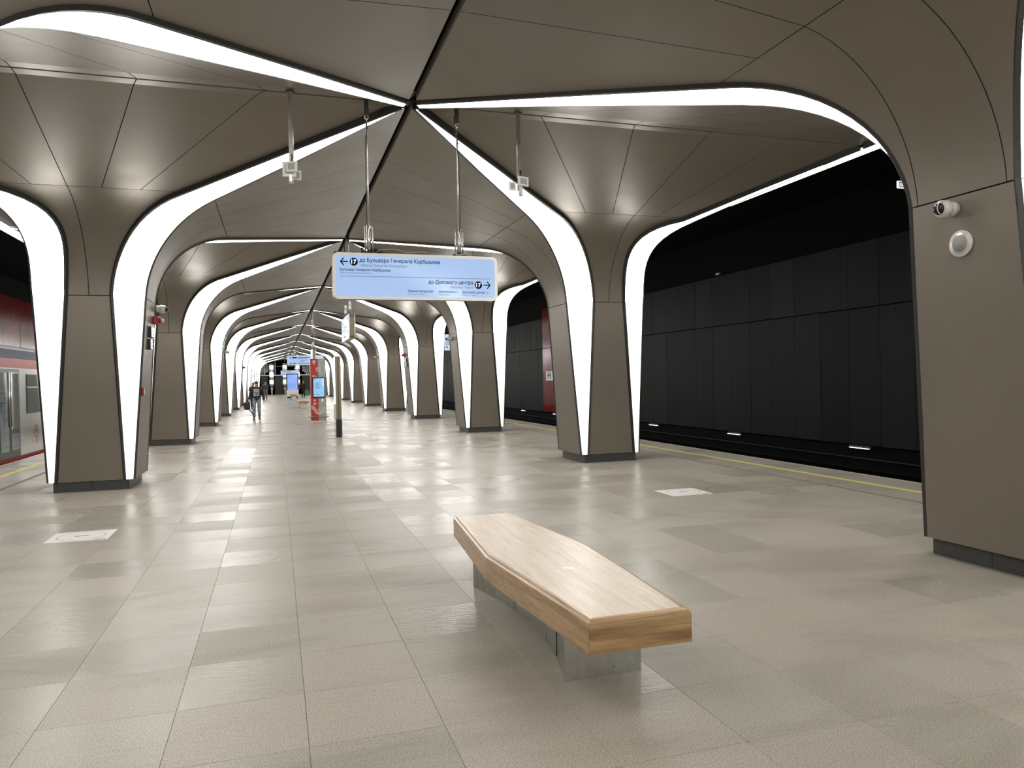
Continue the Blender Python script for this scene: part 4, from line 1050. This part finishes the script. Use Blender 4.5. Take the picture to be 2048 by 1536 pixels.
for i, x in enumerate((-3.1, -1.72)):
    mb = MB(); mb.tube([(x, YEND+0.2, 2.72), (x, YEND+0.2, 5.2)], 0.05, 'white_paint', 8)
    tag(mb.build('post'), '%s thin white post above the far openings' % ('left', 'right')[i], 'post', 'thin posts at the far end')
mb = MB(); mb.tube([(-4, YEND+0.25, 3.9), (3.5, YEND+0.25, 3.9)], 0.03, 'silver_frame', 6); struct('trim_%d' % tn, mb); tn += 1

# ------------------------------------------------------------------ people
def skin_obj(name, verts, edges, mname, parent=None, lv=1, root=0):
    me = bpy.data.meshes.new(name)
    me.from_pydata([v[:3] for v in verts], edges, [])
    o = bpy.data.objects.new(name, me); COL.objects.link(o)
    md = o.modifiers.new('s', 'SKIN'); md.use_smooth_shade = True
    sv = me.skin_vertices[0].data
    for i, v in enumerate(verts):
        rr = v[3]; sv[i].radius = (rr, v[4]) if len(v) > 4 else (rr, rr)
        sv[i].use_root = (i == root)
    s2 = o.modifiers.new('u', 'SUBSURF'); s2.levels = lv; s2.render_levels = lv
    dg = bpy.context.evaluated_depsgraph_get(); dg.update()
    nm = bpy.data.meshes.new_from_object(o.evaluated_get(dg))
    nm.materials.clear(); nm.materials.append(MATS[mname])
    nm.polygons.foreach_set('use_smooth', [True]*len(nm.polygons))
    bpy.data.objects.remove(o); bpy.data.meshes.remove(me)
    n = bpy.data.objects.new(name, nm); COL.objects.link(n)
    if parent: n.parent = parent
    return n
def person(label, loc, rz, h, P):
    """figure facing local -y, height h; P: pose and clothing"""
    s = h/1.75
    r = thing('person', label, 'person', loc, rz)
    f = P.get('fem', False); sw = 0.185 if f else 0.205
    hp = [P.get('headtilt', 0.0), 0]
    J = {}
    J['pelvis'] = (0, 0, 0.95); J['waist'] = (0, 0.0, 1.08); J['chest'] = (0, 0.0, 1.28); J['neck0'] = (0, 0.005, 1.43); J['neck'] = (0, -0.01-hp[0]*0.03, 1.50)
    J['head'] = (0, -0.035-hp[0]*0.07, 1.60); J['crown'] = (0, -0.03-hp[0]*0.08, 1.70)
    for q, k in ((-1, 'R'), (1, 'L')):
        J['sh'+k] = (q*sw, 0, 1.405)
        J['el'+k], J['wr'+k], J['ha'+k] = P['arm'+k]
        J['hip'+k] = (q*0.095, 0, 0.91)
        J['kn'+k], J['an'+k], J['to'+k] = P['leg'+k]
    V = []; I = {}; E_ = []
    def v(name, rad, rad2=None):
        p = J[name]; I[name] = len(V); V.append((p[0]*s, p[1]*s, p[2]*s, rad*s) + ((rad2*s,) if rad2 else ()))
    v('pelvis', 0.115, 0.085); v('waist', 0.11, 0.08); v('chest', 0.12, 0.08); v('neck0', 0.05); v('neck', 0.053); v('head', 0.078); v('crown', 0.068)
    E_ += [(I[a], I[b]) for a, b in (('pelvis', 'waist'), ('waist', 'chest'), ('chest', 'neck0'), ('neck0', 'neck'), ('neck', 'head'), ('head', 'crown'))]
    for k in 'RL':
        v('sh'+k, 0.045); v('el'+k, 0.042); v('wr'+k, 0.028); v('ha'+k, 0.026)
        v('hip'+k, 0.088); v('kn'+k, 0.056); v('an'+k, 0.04); v('to'+k, 0.034)
        E_ += [(I[a], I[b]) for a, b in (('neck0', 'sh'+k), ('sh'+k, 'el'+k), ('el'+k, 'wr'+k), ('wr'+k, 'ha'+k), ('pelvis', 'hip'+k), ('hip'+k, 'kn'+k), ('kn'+k, 'an'+k), ('an'+k, 'to'+k))]
        # five fingers
        w = Vector(J['wr'+k]); hnd = Vector(J['ha'+k]); d = (hnd-w).normalized()
        sd = d.cross(Vector((1 if k == 'L' else -1, 0, 0))).normalized()
        for j, (off, ln) in enumerate(((-0.026, 0.062), (-0.009, 0.074), (0.009, 0.07), (0.025, 0.055))):
            a = hnd + sd*off + d*0.02; b = a + d*ln*0.55 + Vector((0, 0, -0.006)); c = b + d*ln*0.4 + Vector((-0.012 if k == 'L' else 0.012, 0, -0.01))
            i0 = len(V)
            for p, rad in ((a, 0.0105), (b, 0.0095), (c, 0.008)): V.append((p.x*s, p.y*s, p.z*s, rad*s))
            E_ += [(I['ha'+k], i0), (i0, i0+1), (i0+1, i0+2)]
        a = w + d*0.025 - sd*0.03; b = a + d*0.03 - sd*0.018; i0 = len(V)
        for p, rad in ((a, 0.012), (b, 0.0095)): V.append((p.x*s, p.y*s, p.z*s, rad*s))
        E_ += [(I['wr'+k], i0), (i0, i0+1)]
    body = skin_obj('body', V, E_, 'skin', r)
    H = Vector(J['head'])*s; tl = P.get('headtilt', 0.0)
    def hpnt(x, y, z):   # head space: y forward = -y
        c, q = math.cos(tl), math.sin(tl)
        return (H.x+x*s, H.y-(y*c+z*q)*s, H.z+(z*c-y*q)*s)
    mb = MB()
    mb.sphere(hpnt(0, 0.085, -0.01), 0.018*s, 'skin', 8, 6, (0.7, 0.9, 1.5)); mb.build('nose', r)
    for q in (-1, 1):
        mb = MB(); mb.sphere(hpnt(q*0.032, 0.072, 0.02), 0.008*s, 'white_plastic', 8, 6, (1.3, 0.6, 0.7)); e = mb.build('eye', r)
        mb = MB(); mb.sphere(hpnt(q*0.032, 0.0755, 0.019), 0.0062*s, 'black_matte', 8, 6); mb.build('iris', e)
        mb = MB(); mb.sphere(hpnt(q*0.08, -0.005, 0.0), 0.024*s, 'skin', 8, 6, (0.4, 0.7, 1.2)); mb.build('ear', r)
    mb = MB(); mb.sphere(hpnt(0, 0.074, -0.055), 0.016*s, 'red_paint' if f else 'skin', 8, 6, (1.5, 0.6, 0.45)); mb.build('mouth', r)
    mb = MB()
    mb.sphere(hpnt(0, -0.022, 0.072), 0.090*s, P['hair'], 14, 10, (0.93, 1.0, 0.80))
    if f: mb.sphere(hpnt(0, -0.06, 0.0), 0.088*s, P['hair'], 12, 8, (0.95, 0.75, 1.25))
    mb.build('hair', r)
    # upper garment
    V2 = []; E2 = []; I2 = {}
    def w(name, p, rad, rad2=None): I2[name] = len(V2); V2.append((p[0]*s, p[1]*s, p[2]*s, rad*s) + ((rad2*s,) if rad2 else ()))
    hem = P.get('hem', 0.80)
    w('chest', J['chest'], 0.20, 0.15); w('waist', J['waist'], 0.185, 0.14); w('hem', (0, 0, hem), 0.235 if hem > 0.7 else 0.26, 0.19); w('n0', (0, 0.0, 1.415), 0.125, 0.125); w('col', (0, -0.005, 1.495), 0.085)
    E2 += [(I2['chest'], I2['waist']), (I2['waist'], I2['hem']), (I2['chest'], I2['n0']), (I2['n0'], I2['col'])]
    for k in 'RL':
        w('sh'+k, J['sh'+k], 0.092); w('el'+k, J['el'+k], 0.058)
        wr = Vector(J['wr'+k]); el = Vector(J['el'+k]); w('wr'+k, tuple(wr), 0.043)
        E2 += [(I2['n0'], I2['sh'+k]), (I2['sh'+k], I2['el'+k]), (I2['el'+k], I2['wr'+k])]
    skin_obj('jacket', V2, E2, P['top'], r)
    # trousers
    V3 = [(0, 0, 0.945*s, 0.125*s, 0.115*s)]; E3 = []
    for k in 'RL':
        i0 = len(V3)
        an = Vector(J['an'+k]); kn = Vector(J['kn'+k])
        for p, rad in ((J['hip'+k], 0.105), (((Vector(J['hip'+k])+kn)/2), 0.09), (kn, 0.074), (((kn+an)/2), 0.066), (an+Vector((0, 0, 0.0)), 0.06)):
            V3.append((p[0]*s, p[1]*s, p[2]*s, rad*s))
        E3 += [(0, i0)] + [(i0+j, i0+j+1) for j in range(4)]
    skin_obj('trousers', V3, E3, P['legs'], r)
    for k in 'RL':
        an = Vector(J['an'+k])*s; to = Vector(J['to'+k])*s
        mb = MB(); d = (to-an); d.z = 0; d.normalize(); c = (an+to)/2
        heel = an - d*0.05*s; z0 = min(an.z, to.z)
        mb.sphere((c.x, c.y, max(0.043*s, c.z-0.02*s)), 0.05*s, P['shoe'], 12, 8, (0.95, 2.5, 0.85)); mb.sphere((an.x, an.y, an.z-0.02*s), 0.052*s, P['shoe'], 10, 8)
        mb.build('shoe', r)
    return r
walk = dict(armR=((-0.275, -0.01, 1.13), (-0.33, -0.10, 0.92), (-0.345, -0.115, 0.87)), armL=((0.28, 0.03, 1.13), (0.30, -0.03, 0.87), (0.30, -0.04, 0.80)),
            legR=((-0.11, -0.10, 0.50), (-0.12, -0.04, 0.09), (-0.13, -0.19, 0.045)), legL=((0.10, -0.05, 0.50), (0.11, 0.12, 0.10), (0.12, -0.02, 0.045)))
man = person('man in black printed sweatshirt and blue jeans walking towards the camera, head bowed', (-2.44, 34.15, 0), 0.0, 1.70,
       dict(walk, headtilt=0.35, hair='hair_brown', top='cloth_black', legs='denim', shoe='black_matte'))
mb = MB()
for (x, z, w_, h_, mm) in ((0, 1.21, 0.25, 0.30, 'print_pale'), ):
    n = 6; vs = []
    for j in range(n+1):
        a = -0.8+1.6*j/n
        for zz in (z-h_/2, z+h_/2): vs.append((0.15*math.sin(a)*w_/0.24, -0.128*math.cos(a*0.8)-0.012, zz))
    mb.add(vs, [(2*j, 2*j+1, 2*j+3, 2*j+2) for j in range(n)], mm)
for z, x0, x1 in ((1.285, -0.08, -0.02), (1.29, 0.0, 0.07), (1.205, -0.1, 0.1), (1.12, -0.06, 0.06), (1.15, -0.03, 0.05)):
    mb.box(((x0+x1)/2, -0.143, z), (x1-x0, 0.006, 0.03), 'print_dark')
mb.v = [(x, y-0.02, z) for x, y, z in mb.v]; mb.build('shirt_print', man, False)
bagr = thing('travel_bag', 'black bag with trailing strap held low by the walking man', 'bag', (-2.83, 33.98, 0))
mb = MB(); mb.box((0, 0, 0.64), (0.22, 0.30, 0.34), 'bag_black', 0.3, 0.06); mb.build('body', bagr)
mb = MB(); mb.tube([(-0.06, -0.02, 0.79), (-0.03, 0.0, 0.87), (0.02, 0.02, 0.87), (0.06, 0.03, 0.79)], 0.014, 'bag_black', 8); mb.build('handle', bagr)
mb = MB(); mb.tube([(0.07, 0.02, 0.50), (0.16, 0.03, 0.38), (0.26, 0.05, 0.25), (0.31, 0.07, 0.28)], 0.02, 'bag_black', 8); mb.build('strap', bagr)
w1 = dict(walk, armR=((-0.26, -0.03, 1.2), (-0.11, -0.16, 1.5), (-0.09, -0.14, 1.56)))
person('woman half hidden behind the walking man, hand raised to her ear', (-3.02, 50.0, 0), 0.2, 1.66, dict(w1, fem=True, hair='hair_brown', top='cloth_olive', legs='cloth_black', shoe='black_matte'))
still = dict(armR=((-0.25, 0.03, 1.15), (-0.20, -0.12, 0.98), (-0.14, -0.15, 0.96)), armL=((0.25, 0.03, 1.15), (0.20, -0.12, 0.98), (0.14, -0.15, 0.96)),
             legR=((-0.10, -0.06, 0.50), (-0.10, 0.0, 0.09), (-0.11, -0.15, 0.045)), legL=((0.09, 0.0, 0.50), (0.09, 0.06, 0.09), (0.10, -0.09, 0.045)))
person('person in olive jacket and grey trousers walking far behind the man', (-2.59, 73.6, 0), 0.0, 1.72, dict(still, hair='hair_grey', top='cloth_olive', legs='cloth_grey', shoe='cloth_grey'))
st2 = dict(armR=((-0.26, 0.0, 1.16), (-0.2, -0.18, 1.02), (-0.17, -0.24, 1.03)), armL=((0.27, 0.02, 1.14), (0.30, -0.02, 0.88), (0.30, -0.03, 0.82)),
           legR=((-0.10, -0.02, 0.50), (-0.12, 0.0, 0.09), (-0.13, -0.15, 0.045)), legL=((0.10, -0.02, 0.50), (0.14, 0.0, 0.09), (0.15, -0.15, 0.045)))
person('person in long black coat standing at right before the far opening with a green bag', (1.15, 83.4, 0), -0.5, 1.78, dict(st2, fem=True, hair='hair_grey', top='cloth_black', legs='cloth_black', shoe='black_matte', hem=0.55))
bg = thing('shopping_bag', 'green shopping bag carried by the person in the long black coat', 'bag', (1.40, 83.10, 0))
mb = MB(); mb.box((0.12, 0, 0.46), (0.46, 0.14, 0.56), 'bag_green', 0.2, 0.03); mb.build('body', bg)
mb = MB(); mb.tube([(0.02, 0, 0.72), (0.05, 0, 0.84), (0.12, 0, 0.84), (0.16, 0, 0.72)], 0.012, 'bag_green', 6); mb.build('handle', bg)
